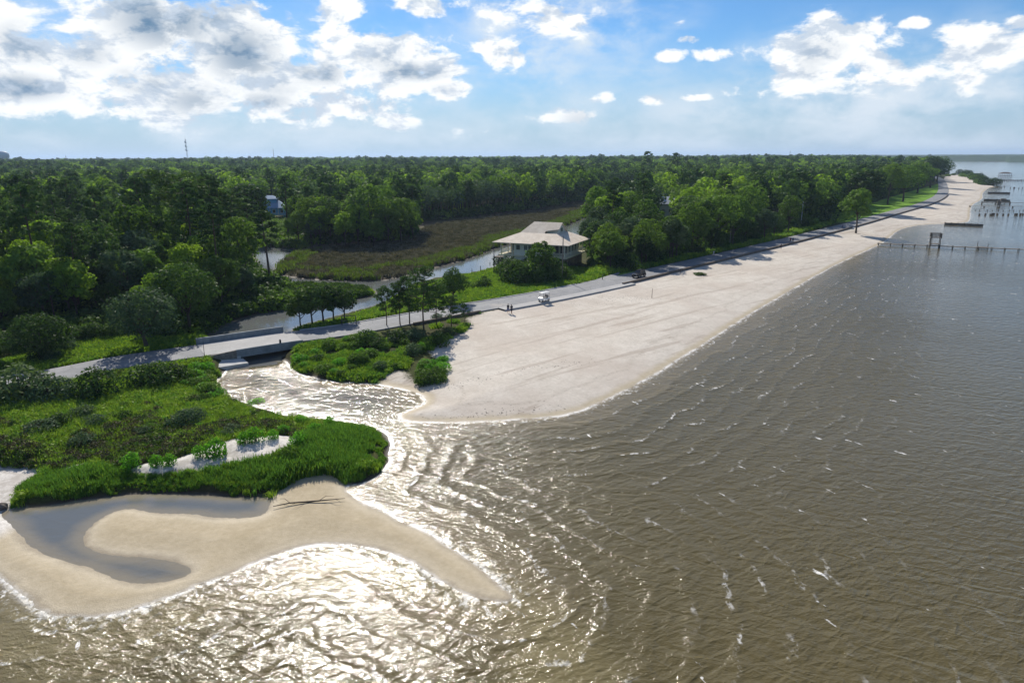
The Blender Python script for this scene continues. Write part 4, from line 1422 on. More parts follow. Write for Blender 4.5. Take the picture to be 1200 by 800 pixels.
cover('reeds', REED_PX, 15000, 131, REED, (.45, 1.3), 'bright green reeds fringing the lagoon and the tip of the green island', .6, .05, lambda p, f: (vnoise(p, .55, 61) * .6 + vnoise(p, 1.6, 62) * .4 > .27) & (f['shore'] > .05 + 1.1 * vnoise(p, .8, 63)), smod=lambda p: (.45 + .95 * vnoise(p, .22, 64)) * (.45 + .55 * sstep(fields(p)['shore'], .2, 3.5)))
rp = smooth_poly(W(REED_PX, .6), 0)
cover('island_grass', ISLAND_PX, 15000, 132, OLIVE, (.6, 1.3), 'mixed olive and green grass covering the low island', .9, .15, lambda p, f: ~inside(p, rp) | (vnoise(p, .3, 8) > .75))
cover('island_heath', ISLAND_PX, 9000, 133, HEATH, (.5, 1.2), 'dark brown-green heath scrub among the island grass', .9, .6, lambda p, f: (~inside(p, rp)) & (vnoise(p, .16, 12) * .6 + vnoise(p, .5, 13) * .4 > .58) & (f['lawn'] < 0))
GREENT = [blade_tuft(141, 18, .5, .6, .05, M['reed'], .6), low_spray(142, .6, .4, 60, .2, M['leaf_bright']), blade_tuft(143, 18, .55, .6, .05, M['olive'], .6)]
cover('verge_grass', [(-40, 440), (60, 405), (150, 392), (245, 385), (262, 396), (245, 425), (150, 440), (0, 460)], 6000, 134, GREENT, (.6, 1.2), 'rough green grass along the road left of the bridge', 1.4, .4)
cover('bank_grass', [(340, 425), (345, 408), (400, 398), (470, 386), (540, 372), (572, 368), (572, 380), (550, 382), (545, 392), (500, 415), (470, 432), (440, 447), (370, 443)], 6500, 135, GREENT + [OLIVE[0], REED[1]], (.5, 1.1), 'patchy green ground cover on the bank between bridge and beach', 1.2, .1, lambda p, f: (vnoise(p, .35, 15) > np.where(p[:, 0] > -24, .58, .30)))
cover('strip_grass', [(345, 388), (400, 372), (445, 356), (490, 330), (560, 318), (590, 308), (690, 316), (720, 320), (650, 345), (560, 355), (470, 368), (400, 382)], 9000, 136, GREENT, (.7, 1.5), 'green grass on the strip between the creek and the road', 1.3, .2)
cover('road_edge_grass', [(690, 326), (760, 314), (850, 294), (930, 276), (1000, 255), (990, 250), (930, 268), (850, 286), (760, 305), (690, 316)], 5000, 137, GREENT, (1.2, 2.2), 'grass between the woods and the beach road', 1.4, .5)
MARSHT = [blade_tuft(151, 20, .6, .8, .06, M['marsh'], .5), blade_tuft(152, 20, .7, .8, .06, M['marsh'], .4), low_spray(153, .9, .5, 60, .3, M['heather'])]
MEDGE = [blade_tuft(154, 22, .9, .8, .07, M['marsh_edge'], .4), blade_tuft(155, 22, .8, .8, .07, M['marsh_edge'], .5)]
MPX = [(322, 322), (335, 300), (356, 290), (480, 284), (500, 266), (545, 257), (620, 247), (690, 236), (722, 226), (765, 220), (778, 230), (765, 240), (690, 266), (600, 290), (550, 308), (500, 321), (462, 331), (350, 330)]
MARSHT_ = [blade_tuft(156, 20, .7, .8, .06, M['marsh'], .5), blade_tuft(157, 20, .7, .8, .06, M['olive'], .4)]
UNDER = [low_spray(161, 1.3, 1.1, 110, .34, M['leaf_oak']), low_spray(162, 1.2, 1.2, 110, .34, M['leaf_dark']), low_spray(163, 1.2, .8, 90, .32, M['leaf_bright'])]
cover('undergrowth', [(-60, 420), (60, 400), (150, 392), (215, 390), (250, 384), (300, 366), (335, 352), (340, 340), (325, 326), (300, 315), (290, 300), (200, 290), (-60, 300)], 9000, 144, UNDER, (.8, 1.9), 'dense green undergrowth beneath the left woods', 1.4, .3)
bg = collect(-420, 420, 150, 620, 3.4, 46, [BACK, ISLE2, ISLE])
bgd = -np.maximum(np.maximum(sdf(bg, BACK), sdf(bg, ISLE2)), sdf(bg, ISLE))
bg = bg[(bgd > -16)]
cover('forest_edge_undergrowth', bg, 0, 147, UNDER[:2], (1.6, 3.4), 'dark undergrowth filling the foot of the far tree lines', 1.4, .3)
cover('pool_bank_grass', [(262, 284), (275, 268), (300, 258), (352, 262), (356, 286), (335, 293), (300, 288), (275, 287)], 5000, 148, [MARSHT_[0], MARSHT_[1], UNDER[0]], (.9, 2.0), 'dark marsh grass on the bank between the tidal pool and the blue house', 1.2, .2)
cover('marsh_grass', MPX, 26000, 138, MARSHT, (.8, 1.8), 'brown salt marsh grass on the flats behind the creek', .5, .8)
cover('marsh_edge_grass', MPX, 20000, 139, MEDGE, (.9, 1.7), 'bright green cordgrass lining the marsh edge along the creek', .5, .1, lambda p, f: (f['shore'] < 5.5 + 9 * vnoise(p, .04, 31)) & (vnoise(p, .12, 32) > .3))
cover('spit_grass', [(300, 330), (350, 334), (400, 334), (430, 337), (443, 345), (420, 351), (385, 355), (340, 362), (318, 345)], 3500, 140, GREENT + [HEATH[2]], (.9, 1.6), 'green grass on the narrow spit between the two creek channels', .8, .1)
# ------------------------------------------------------------------ bridge over the creek mouth
ba, bb = road_at_px(266), road_at_px(346)
bi = list(range(ba, bb + 1))
q0, _ = path_point(ba)
bridge = empty('road_bridge', (q0[0], q0[1], 0), 0, 'low concrete road bridge over the mouth of the creek', 'bridge')


def bridge_part(name, a, b, offs, zs, mat, label=None):
    V, Fc = ribbon(ROAD[a:b + 1], offs, zs)
    V = V - np.array([q0[0], q0[1], 0])
    k = len(offs)
    n = b + 1 - a
    caps = np.array([], int)
    me = bpy.data.meshes.new(name)
    fs = [tuple(x) for x in Fc] + [tuple(range(k)), tuple((n - 1) * k + j for j in reversed(range(k)))]
    me.from_pydata([tuple(v) for v in V], [], fs)
    me.materials.append(M[mat])
    o = inst(name, me, bridge)
    if label: o['label'] = label
    return o


RZ = ROADZ
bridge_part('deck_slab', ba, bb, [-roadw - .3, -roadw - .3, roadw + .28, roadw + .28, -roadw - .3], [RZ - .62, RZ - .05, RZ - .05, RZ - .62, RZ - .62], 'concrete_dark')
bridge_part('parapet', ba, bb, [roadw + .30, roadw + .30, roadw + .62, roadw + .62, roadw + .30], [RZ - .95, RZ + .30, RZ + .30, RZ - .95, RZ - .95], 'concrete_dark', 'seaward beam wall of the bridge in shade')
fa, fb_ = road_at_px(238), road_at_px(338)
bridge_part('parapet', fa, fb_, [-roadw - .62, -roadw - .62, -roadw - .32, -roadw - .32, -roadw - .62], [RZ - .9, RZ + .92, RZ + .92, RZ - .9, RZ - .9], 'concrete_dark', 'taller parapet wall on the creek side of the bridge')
bridge_part('road_surface', fa, bb, [-roadw + .05, roadw + .2], [RZ + .062, RZ + .062], 'pavement')
for i_, e in ((ba, -1), (bb, 1)):
    q, a = path_point(i_)
    mb = MB()
    mb.box(q[0] - q0[0], q[1] - q0[1], .15, 1.1, roadw * 2 + 1.5, 1.7, a)
    mb.obj('abutment', M['concrete'], bridge)
# sloping wing wall and apron at the left end
q, a = path_point(ba, roadw + .5)
T = np.array([math.cos(a), math.sin(a)])
Nn = np.array([T[1], -T[0]])
w0, w1 = q, q - T * 6.5 + Nn * .3
mb = MB()
for (p_, zt) in ((0, 0),):
    A, B_ = np.array(w0) - q0, np.array(w1) - q0
    th_ = Nn * .3
    pts = [(*A, .4), (*(A + th_), .4), (*(A + th_), RZ + .30), (*A, RZ + .30), (*B_, .4), (*(B_ + th_), .4), (*(B_ + th_), RZ - .02), (*B_, RZ - .02)]
    b = len(mb.v)
    mb.v += pts
    mb.f += [(b, b + 1, b + 2, b + 3), (b + 7, b + 6, b + 5, b + 4), (b, b + 4, b + 5, b + 1), (b + 1, b + 5, b + 6, b + 2), (b + 2, b + 6, b + 7, b + 3), (b + 3, b + 7, b + 4, b)]
mb.obj('wing_wall', M['timber_grey'], bridge)
mb = MB()
A = q - q0 + Nn * .32
pts = [A + T * .8, A + T * 1.0 + Nn * 2.2, A - T * 8.5 + Nn * 3.2, A - T * 9.5 + Nn * .9, A - T * 6.5 + Nn * .4]
top = [(p_[0], p_[1], z_) for p_, z_ in zip(pts, (.62, .40, .85, 1.40, 1.35))]
bot = [(p_[0], p_[1], -.3) for p_ in pts]
mb.v += top + bot
mb.f += [(0, 1, 2, 3, 4)[::-1], (5, 6, 7, 8, 9)] + [(i_, (i_ + 1) % 5, 5 + (i_ + 1) % 5, 5 + i_) for i_ in range(5)]
mb.obj('apron', M['concrete'], bridge)
q, a = path_point(road_at_px(316), roadw + .45)
mb = MB()
mb.tube([(0, 0, -.02), (0, 0, .38), (0, 0, .5), (0, 0, .56)], [.16, .16, .12, .04], 8)
tag(mb.obj('bollard', M['dark_metal'], None, True, (q[0], q[1], RZ + .32)), 'short dark bollard standing on the seaward wall of the bridge', 'bollard')


# ------------------------------------------------------------------ raised beach house
def local_frame(x, y, z, rz):
    return Matrix.Translation((x, y, z)) @ Matrix.Rotation(rz, 4, 'Z')


HA = R(-25)
Fc_ = Vector((14.4, 173.4))
ux, uy = Vector((math.cos(HA), math.sin(HA))), Vector((-math.sin(HA), math.cos(HA)))
hc = Fc_ - ux * 10.8 + uy * 8.5
house = empty('beach_house', (hc.x, hc.y, 1.5), HA, 'large cream house raised on posts under a broad tan hipped roof', 'house')
EV, FLR = 6.5, 3.0
# posts below
for (x, y) in [(a_, b_) for a_ in (-8, -4, 0, 4, 8.6) for b_ in (-6.6, -1.5, 4, 6.8)]:
    MB().box(0, 0, FLR / 2 - .4, .35, .35, FLR + .6).obj('stilt', M['white_wall'], house, loc=(x, y, 0))
MB().box(0, 0, FLR, 19.2, 15.0, .38).obj('floor_deck', M['cream'], house, loc=(0.2, .2, 0))


def wall_box(name, x0, x1, y0, y1, z0, z1, mat, parent):
    return MB().box((x0 + x1) / 2, (y0 + y1) / 2, (z0 + z1) / 2, x1 - x0, y1 - y0, z1 - z0).obj(name, M[mat], parent)


body = wall_box('wall', -5.2, 4.6, -6.9, 6.5, FLR + .192, EV + .3, 'white_wall', house)
wall_box('wall', 4.604, 8.4, -2.6, 6.4, FLR + .192, EV + .25, 'cream', house)
wall_box('wall', -8.6, -5.204, -1.5, 5.8, FLR + .192, EV + .25, 'cream', house)
wall_box('skirt_wall', -5.0, 2.0, -6.95, -6.75, 1.3, FLR - .2, 'white_wall', house)


def window(x, y, z, wd, ht, rz=0, mull=1, parent=None, fm='white_wall'):
    """frame with pane, facing -y when rz = 0"""
    f = MB()
    t_ = .09
    f.box(0, 0, ht / 2, wd + t_ * 2, .10, t_).box(0, 0, -ht / 2, wd + t_ * 2, .14, t_)
    f.box(-wd / 2 - t_ / 2, 0, 0, t_, .10, ht - t_).box(wd / 2 + t_ / 2, 0, 0, t_, .10, ht - t_)
    for k in range(mull):
        f.box(-wd / 2 + wd * (k + 1) / (mull + 1), 0, 0, .05, .09, ht - t_)
    o = f.obj('window', M[fm], parent or house, loc=(x, y, z), rz=rz)
    inst('pane', MB().box(0, .01, 0, wd, .04, ht - t_).mesh('pane', M['glass']), o)
    return o


for x in (-3.9, -1.7, -.4, 1.6):
    window(x, -6.96, FLR + 2.2, 1.0 if x != -1.7 else .8, 1.3)
for x in (5.5, 6.9, 7.8):
    window(x, -2.66, FLR + 1.7, .95, 2.4, mull=0)
for y in (-1.2, 1.0, 3.4, 5.2):
    window(8.46, y, FLR + 1.8, 1.2, 1.9, R(90))
window(-7, -1.56, FLR + 1.6, 1.8, 2.2)
# porch posts and railings
for x, y in ((-8.9, -6.9), (-8.9, -2.5), (-5.6, -6.95), (4.9, -7.0), (9.3, -7.0), (9.3, -2.4), (9.3, 2.5), (9.3, 6.9), (-8.9, 3), (-8.9, 6.9)):
    MB().box(0, 0, (FLR + EV) / 2 + .12, .22, .22, EV - FLR).obj('porch_post', M['white_wall'], house, loc=(x, y, 0))


def railing(x0, y0, x1, y1, parent, z0, mat='white_wall'):
    m_ = MB()
    m_.bar((x0, y0, z0 + 1.0), (x1, y1, z0 + 1.0), .09, .08).bar((x0, y0, z0 + .15), (x1, y1, z0 + .15), .06, .06)
    L = math.hypot(x1 - x0, y1 - y0)
    for k in range(int(L / .35) + 1):
        t = k * .35 / L
        m_.box(x0 + (x1 - x0) * t, y0 + (y1 - y0) * t, z0 + .55, .045, .045, .8)
    return m_.obj('railing', M[mat], parent)


railing(-8.9, -7.05, -5.7, -7.05, house, FLR + .19)
railing(-9.0, -7.0, -9.0, 7.0, house, FLR + .19)
railing(5.0, -7.1, 9.3, -7.1, house, FLR + .19)
railing(9.4, -7.0, 9.4, 7.0, house, FLR + .19)
# dark lattice under the right side
lt = MB()
for k in range(16):
    lt.box(2.6 + k * .44, -7.25, FLR / 2, .26, .05, FLR - .1)
for k in range(30):
    lt.box(9.45, -7.0 + k * .44, FLR / 2, .05, .26, FLR - .1)
for z_ in (.4, 1.5, 2.6):
    lt.box(5.9, -7.2, z_, 7.0, .05, .12).box(9.40, -.6, z_, .05, 12.8, .12)
lt.obj('lattice_skirt', M['dark_metal'], house)


# roof: broad hipped skirt with a steeper gabled block on top
def roof_mesh(quads, th=.16):
    m_ = MB()
    for q_ in quads:
        top = [Vector(p_) for p_ in q_]
        n = (top[1] - top[0]).cross(top[2] - top[0]).normalized()
        if n.z < 0:
            top.reverse()
            n = -n
        bot = [p_ - Vector((0, 0, th)) for p_ in top]
        b = len(m_.v)
        k = len(top)
        m_.v += [tuple(p_) for p_ in top + bot]
        m_.f.append(tuple(b + i_ for i_ in range(k)))
        m_.f.append(tuple(b + k + i_ for i_ in reversed(range(k))))
        for i_ in range(k):
            j_ = (i_ + 1) % k
            m_.f.append((b + j_, b + i_, b + k + i_, b + k + j_))
    return m_


ex0, ex1, ey0, ey1 = -10.8, 10.9, -8.6, 8.6
bx0, bx1, by0, by1, bz = -4.6, 5.6, -3.9, 3.9, EV + 2.3
tx0, tz = -2.2, EV + 4.9
E = [(ex0, ey0, EV), (ex1, ey0, EV), (ex1, ey1, EV), (ex0, ey1, EV)]
Bk = [(bx0, by0, bz), (bx1, by0, bz), (bx1, by1, bz), (bx0, by1, bz)]
lower = roof_mesh([(E[i_], E[(i_ + 1) % 4], Bk[(i_ + 1) % 4], Bk[i_]) for i_ in range(4)])
rf = lower.obj('roof', M['roof_tan'], house)
rf['label'] = 'broad lower hipped roof'
gx = bx1 + .35
up = roof_mesh([((bx0, by0, bz + .004), (bx1 - 3.2, by0, bz + .004), (bx1 - 3.2, 0, tz), (tx0, 0, tz)),
                ((bx1 - 3.2, by0 + .75, bz + .55), (gx, by0 + 1.55, bz + 1.05), (gx, 0, tz), (bx1 - 3.2, 0, tz)),
                ((bx0, by1, bz + .004), (gx, by1, bz + .004), (gx, 0, tz), (tx0, 0, tz)),
                ((bx0, by0, bz + .004), (tx0, 0, tz), (bx0, by1, bz + .004))])
up.obj('roof', M['roof_tan'], house)['label'] = 'steeper upper roof with a gabled end'
gb = MB()
gxw = bx1 - .05
pts = [(by0 + 1.9, bz - .9), (by1 - .3, bz - .9), (by1 - .3, bz + .2), (0, tz - .2), (by0 + 1.9, bz + 1.15)]
b = 0
gb.v += [(gxw, y, z) for y, z in pts] + [(gxw - 3.3, y, z) for y, z in pts]
gb.f += [(0, 1, 2, 3, 4), (9, 8, 7, 6, 5)] + [(i_, 5 + i_, 5 + (i_ + 1) % 5, (i_ + 1) % 5) for i_ in range(5)]
gb.obj('gable_wall', M['white_wall'], house)
window(gxw + .06, 0.2, bz + .75, 1.5, 1.15, R(90))
# raised stair landing left of the house
MB().box(0, 0, 0, 2.4, 3.0, .15).obj('stair_landing', M['timber'], house, loc=(-10.2, -5.2, 2.2))
for x, y in ((-11.2, -6.5), (-9.2, -6.5), (-11.2, -3.9)):
    MB().box(0, 0, .9, .14, .14, 3.2).obj('landing_post', M['timber'], house, loc=(x, y, 0))


def small_house(u, v, z, wd, dp, ht, rz, wall, roof, label, stilts=0.0, name='house', porch=False):
    x, y = P(u, v, z)
    e = empty(name, (x, y, z), rz, label, 'house')
    if stilts:
        for a_ in (-.42, 0, .42):
            for b_ in (-.42, .42):
                MB().box(0, 0, stilts / 2, .3, .3, stilts + .2).obj('stilt', M[wall], e, loc=(a_ * wd, b_ * dp, 0))
    MB().box(0, 0, stilts + ht / 2, wd, dp, ht).obj('wall', M[wall], e)
    z0 = stilts + ht
    o_ = .7
    A_ = [(-wd / 2 - o_, -dp / 2 - o_, z0), (wd / 2 + o_, -dp / 2 - o_, z0), (wd / 2 + o_, dp / 2 + o_, z0), (-wd / 2 - o_, dp / 2 + o_, z0)]
    rh = dp * .30
    rl, rr_ = (-wd * .25, 0, z0 + rh), (wd * .25, 0, z0 + rh)
    roof_mesh([(A_[0], A_[1], rr_, rl), (A_[2], A_[3], rl, rr_), (A_[1], A_[2], rr_), (A_[3], A_[0], rl)]).obj('roof', M[roof], e)
    nw = max(2, int(wd / 3))
    for k in range(nw):
        window(-wd / 2 + wd * (k + .5) / nw, -dp / 2 - .06, stilts + ht * .55, 1.1, 1.5, parent=e)
    return e


bh = small_house(319, 258, 1.5, 13.5, 11, 3.4, R(14), 'blue_wall', 'blue_roof', 'blue two-storey house on stilts half hidden by pines behind the tidal pool', 2.6, 'blue_house')
# upper storey and porch of the blue house
MB().box(0, 0, 0, 6.4, 5.4, 3.0).obj('upper_storey', M['blue_wall'], bh, loc=(-.4, .5, 8.4))
roof_mesh([((-4.2, -2.8, 9.9), (3.4, -2.8, 9.9), (1.2, .5, 11.4), (-2.0, .5, 11.4)), ((3.4, 3.8, 9.9), (-4.2, 3.8, 9.9), (-2.0, .5, 11.4), (1.2, .5, 11.4)), ((3.4, -2.8, 9.9), (3.4, 3.8, 9.9), (1.2, .5, 11.4)), ((-4.2, 3.8, 9.9), (-4.2, -2.8, 9.9), (-2.0, .5, 11.4))]).obj('upper_roof', M['blue_roof'], bh)
railing(-7.2, -6.6, 7.2, -6.6, bh, 2.6)
for x in (-7.2, -3.6, 0, 3.6, 7.2):
    MB().box(0, 0, 3.1, .2, .2, 5.9).obj('porch_post', M['white_wall'], bh, loc=(x, -6.5, 0))
small_house(141, 247, 1.5, 13, 10, 8.0, R(-20), 'white_wall', 'roof_grey', 'house with a pale grey roof peeping over the woods at the left', name='pale_roofed_house')
small_house(212, 250, 1.5, 10, 8, 8.0, R(10), 'blue_wall', 'roof_grey', 'small blue-walled house glimpsed through the crooked pine', name='blue_cottage')
small_house(784, 256, 1.5, 15, 10, 7.0, R(-10), 'white_wall', 'roof_grey', 'grey-roofed house among the trees right of the raised house')
small_house(928, 226, 1.5, 22, 14, 11.0, R(-15), 'cream', 'roof_tan', 'larger house with a pale tan roof showing above the beach woods')
small_house(964, 229, 1.5, 22, 13, 8.0, R(-5), 'white_wall', 'roof_grey', 'house with a light grey roof between trees near the far lawns')
small_house(1000, 194.5, 1.5, 60, 30, 14, 0, 'white_wall', 'paint_white', 'long pale building on the horizon left of the far shore', name='pale_building')


# ------------------------------------------------------------------ vehicles
def wheel(parent, x, y, r_, wd):
    t_ = MB()
    n = 20
    ring = [(r_ * .58, -wd / 2), (r_ * .92, -wd / 2), (r_, -wd * .35), (r_, wd * .35), (r_ * .92, wd / 2), (r_ * .58, wd / 2)]
    for k in range(n):
        a = 2 * PI * k / n
        for (q_, h_) in ring: t_.v.append((math.cos(a) * q_, h_, math.sin(a) * q_))
    for k in range(n):
        for j in range(6):
            a, b = k * 6 + j, k * 6 + (j + 1) % 6
            c, d = ((k + 1) % n) * 6 + (j + 1) % 6, ((k + 1) % n) * 6 + j
            t_.f.append((a, b, c, d))
    w_ = empty('wheel', (x, y, r_))
    w_.parent = parent
    inst('tyre', t_.mesh('tyre', M['tyre'], True), w_)
    rm = MB()
    rm.tube([(0, -wd * .42, 0), (0, wd * .42, 0)], [r_ * .57, r_ * .57], 14)
    inst('rim', rm.mesh('rim', M['rim']), w_)


def extrude_profile(prof, hw, inset=0.0, y0=None):
    """prof: side outline (x, z); symmetric about y = 0"""
    m_ = MB()
    n = len(prof)
    zmax = max(p_[1] for p_ in prof)
    for s_ in (-1, 1):
        for (x, z) in prof:
            m_.v.append((x, s_ * (hw - inset * z / zmax), z))
    m_.f.append(tuple(range(n)))
    m_.f.append(tuple(n + i_ for i_ in reversed(range(n))))
    for i_ in range(n):
        j_ = (i_ + 1) % n
        m_.f.append((j_, i_, n + i_, n + j_))
    return m_


qi, ang = path_point(road_at_px(742), 1.6)
car = empty('parked_suv', (qi[0], qi[1], ROADZ + .045), ang + PI, 'dark black off-road car with round wheel arches on the beach road', 'car')
extrude_profile([(-1.95, .42), (1.9, .42), (2.0, .62), (1.98, .92), (1.0, 1.03), (.75, 1.06), (-1.9, 1.08), (-2.0, .9), (-2.0, .55)], .80, .05).obj('body', M['paint_black'], car, bevel=.05)
extrude_profile([(.72, 1.065), (.38, 1.66), (-1.65, 1.70), (-1.88, 1.085)], .76, .10).obj('cabin', M['glass'], car, bevel=.03)
MB().box(-.66, 0, 1.725, 2.05, 1.32, .06).obj('roof_panel', M['paint_black'], car, bevel=.02)
for s_ in (-1, 1):
    for x in (-1.25, 1.25):
        fd_ = MB()
        arc = [(x + math.cos(t) * .50, .42 + max(0, math.sin(t)) * .52) for t in np.linspace(0, PI, 9)]
        arc2 = [(x + math.cos(t) * .42, .40 + max(0, math.sin(t)) * .44) for t in np.linspace(PI, 0, 9)]
        ya, yb = s_ * .77, s_ * .93
        for i_ in range(8):
            a0, a1 = arc[i_], arc[i_ + 1]
            b0, b1 = arc2[8 - i_], arc2[7 - i_]
            fd_.quad([(a0[0], ya, a0[1]), (a1[0], ya, a1[1]), (a1[0], yb, a1[1]), (a0[0], yb, a0[1])])
            fd_.quad([(a0[0], yb, a0[1]), (a1[0], yb, a1[1]), (b1[0], yb, b1[1]), (b0[0], yb, b0[1])])
        fd_.obj('fender', M['paint_black'], car)
        wheel(car, x, s_ * .80, .40, .26)
    MB().box(0, 0, 0, .06, .16, .16).obj('headlight', M['rim'], car, loc=(2.0, s_ * .58, .78))
    MB().box(0, 0, 0, .06, .12, .2).obj('tail_light', M['cloth_red'], car, loc=(-2.01, s_ * .64, .85))
    MB().box(0, 0, 0, .12, .18, .13).obj('mirror', M['paint_black'], car, loc=(.62, s_ * .86, 1.14))
MB().box(0, 0, 0, .12, 1.5, .16).obj('bumper', M['dark_metal'], car, loc=(2.06, 0, .50))
MB().box(0, 0, 0, .12, 1.5, .16).obj('bumper', M['dark_metal'], car, loc=(-2.06, 0, .50))
wheel(car, -2.15, 0, .1, .2) if False else None

gx_, gy_ = P(637.5, 353.5, ROADZ)
qi, ang = path_point(road_at_px(638))
cart = empty('golf_cart', (gx_, gy_, ROADZ + .1), ang + PI, 'white golf cart with a flat roof driving along the road', 'golf cart')
extrude_profile([(-1.1, .30), (.95, .30), (1.2, .45), (1.1, .75), (.75, .92), (.62, .40), (-.15, .36), (-.2, .66), (-.95, .70), (-1.2, .62)], .56, .03).obj('body', M['paint_white'], cart, bevel=.03)
MB().box(0, 0, 0, 1.95, 1.16, .07).obj('roof_panel', M['paint_white'], cart, loc=(-.1, 0, 1.83), bevel=.03)
for s_ in (-1, 1):
    MB().bar((.78, s_ * .5, .85), (.55, s_ * .52, 1.8), .045, .045).obj('roof_strut', M['dark_metal'], cart)
    MB().bar((-1.0, s_ * .5, .68), (-.9, s_ * .52, 1.8), .045, .045).obj('roof_strut', M['dark_metal'], cart)
    for x in (-.78, .80): wheel(cart, x, s_ * .50, .23, .18)
    MB().box(0, 0, 0, .05, .14, .1).obj('headlight', M['rim'], cart, loc=(1.16, s_ * .36, .62))
MB().box(-.45, 0, .76, .5, 1.0, .14).obj('seat', M['seat_grey'], cart, bevel=.03)
MB().box(-.74, 0, 1.05, .12, 1.0, .45).obj('backrest', M['seat_grey'], cart, bevel=.03)
MB().tube([(.55, .28, .85), (.32, .28, 1.08)], [.02, .02], 6).tube([(.27 + .0 * k, .28 + .17 * math.cos(2 * PI * k / 12), 1.1 + .14 * math.sin(2 * PI * k / 12)) for k in range(13)], [.015] * 13, 5).obj('steering_wheel', M['dark_metal'], cart)


# ------------------------------------------------------------------ people
def person(x, y, z, rz, label, shirt='cloth_dark', pants='cloth_dark', stride=.12, arm=.12, group=None, hgt=1.75):
    """standing or strolling figure, one skinned body; clothing as parts"""
    e = empty('person', (x, y, z), rz, label, 'person', group, scale=hgt / 1.75)
    J = {'pelvis': (0, 0, .96, .13, .10), 'waist': (0, 0, 1.10, .125, .095), 'chest': (0, .01, 1.32, .155, .105), 'neckb': (0, 0, 1.47, .075, .07), 'neck': (0, .01, 1.53, .055, .055), 'head0': (0, .02, 1.60, .072, .085), 'head1': (0, .02, 1.68, .078, .092), 'head2': (0, .01, 1.735, .045, .055)}
    Ed = [('pelvis', 'waist'), ('waist', 'chest'), ('chest', 'neckb'), ('neckb', 'neck'), ('neck', 'head0'), ('head0', 'head1'), ('head1', 'head2')]
    for s_, n_ in ((-1, 'l'), (1, 'r')):
        st = stride * s_
        J['hip' + n_] = (.10 * s_, 0, .90, .092, .095)
        J['thigh' + n_] = (.11 * s_, st * .35 + .01, .70, .078, .08)
        J['knee' + n_] = (.11 * s_, st * .75 + .03, .49, .055, .06)
        J['calf' + n_] = (.11 * s_, st * .85 - .02, .33, .052, .056)
        J['ankle' + n_] = (.11 * s_, st - .03, .08, .035, .04)
        J['toe' + n_] = (.125 * s_, st + .14, .035, .042, .028)
        Ed += [('pelvis', 'hip' + n_), ('hip' + n_, 'thigh' + n_), ('thigh' + n_, 'knee' + n_), ('knee' + n_, 'calf' + n_), ('calf' + n_, 'ankle' + n_), ('ankle' + n_, 'toe' + n_)]
        ar = -arm * s_
        J['sh' + n_] = (.185 * s_, 0, 1.42, .055, .055)
        J['elb' + n_] = (.235 * s_, ar * .5 - .02, 1.14, .040, .042)
        J['wri' + n_] = (.235 * s_, ar + .06, .90, .027, .026)
        J['palm' + n_] = (.235 * s_, ar + .08, .83, .020, .036)
        Ed += [('chest', 'sh' + n_), ('sh' + n_, 'elb' + n_), ('elb' + n_, 'wri' + n_), ('wri' + n_, 'palm' + n_)]
        for k, (dy, L) in enumerate(((-.03, .062), (-.01, .075), (.01, .070), (.03, .055))):
            J['f%d%s' % (k, n_)] = (.235 * s_, ar + .085 + dy, .83 - L * .55, .009, .009)
            J['g%d%s' % (k, n_)] = (.222 * s_, ar + .095 + dy * 1.1, .83 - L * 1.15, .008, .008)
            Ed += [('palm' + n_, 'f%d%s' % (k, n_)), ('f%d%s' % (k, n_), 'g%d%s' % (k, n_))]
        J['th' + n_] = (.225 * s_, ar + .125, .85, .010, .010)
        J['tt' + n_] = (.218 * s_, ar + .145, .81, .009, .009)
        Ed += [('palm' + n_, 'th' + n_), ('th' + n_, 'tt' + n_)]

    def skinned(name, keys, edges, mat, grow=0.0, sub=1):
        idx = {k: i_ for i_, k in enumerate(keys)}
        me = bpy.data.meshes.new(name)
        me.from_pydata([J[k][:3] for k in keys], [(idx[a], idx[b]) for a, b in edges if a in idx and b in idx], [])
        o = inst(name, me, e)
        m_ = o.modifiers.new('s', 'SKIN')
        for i_, k in enumerate(keys):
            sv = me.skin_vertices[0].data[i_]
            sv.radius = (J[k][3] + grow, J[k][4] + grow)
            sv.use_root = (i_ == 0)
        m_.use_smooth_shade = True
        s2 = o.modifiers.new('u', 'SUBSURF')
        s2.levels = s2.render_levels = sub
        me.materials.append(M[mat])
        return o
    keys = list(J)
    skinned('body', keys, Ed, 'skin')
    skinned('shirt', ['waist', 'pelvis', 'chest', 'neckb', 'shl', 'shr', 'elbl', 'elbr'], Ed, shirt, .016)
    skinned('trousers', ['pelvis', 'hipl', 'hipr', 'thighl', 'thighr', 'kneel', 'kneer'], Ed, pants, .018)
    hb = MB()
    # a cap of hair, nose and ears
    for i_ in range(5):
        for k in range(10):
            ph, th_ = 2 * PI * k / 10, (PI * .56) * i_ / 4
            hb.v.append((math.sin(th_) * math.cos(ph) * .088, -.005 + math.sin(th_) * math.sin(ph) * .103, 1.675 + math.cos(th_) * .098))
    for i_ in range(4):
        for k in range(10):
            hb.f.append((i_ * 10 + k, i_ * 10 + (k + 1) % 10, i_ * 10 + 10 + (k + 1) % 10, i_ * 10 + 10 + k)[::-1])
    hb.obj('hair', M['hair'], e, True)
    MB().box(0, .125, 1.625, .022, .03, .035, 0, .5).obj('nose', M['skin'], e)
    for s_ in (-1, 1):
        MB().box(.085 * s_, .01, 1.63, .014, .03, .05).obj('ear', M['skin'], e)
        MB().box(.03 * s_, .108, 1.652, .02, .012, .010).obj('eye', M['cloth_dark'], e)
    MB().box(0, .108, 1.585, .04, .014, .010).obj('mouth', M['cloth_red'], e)
    return e


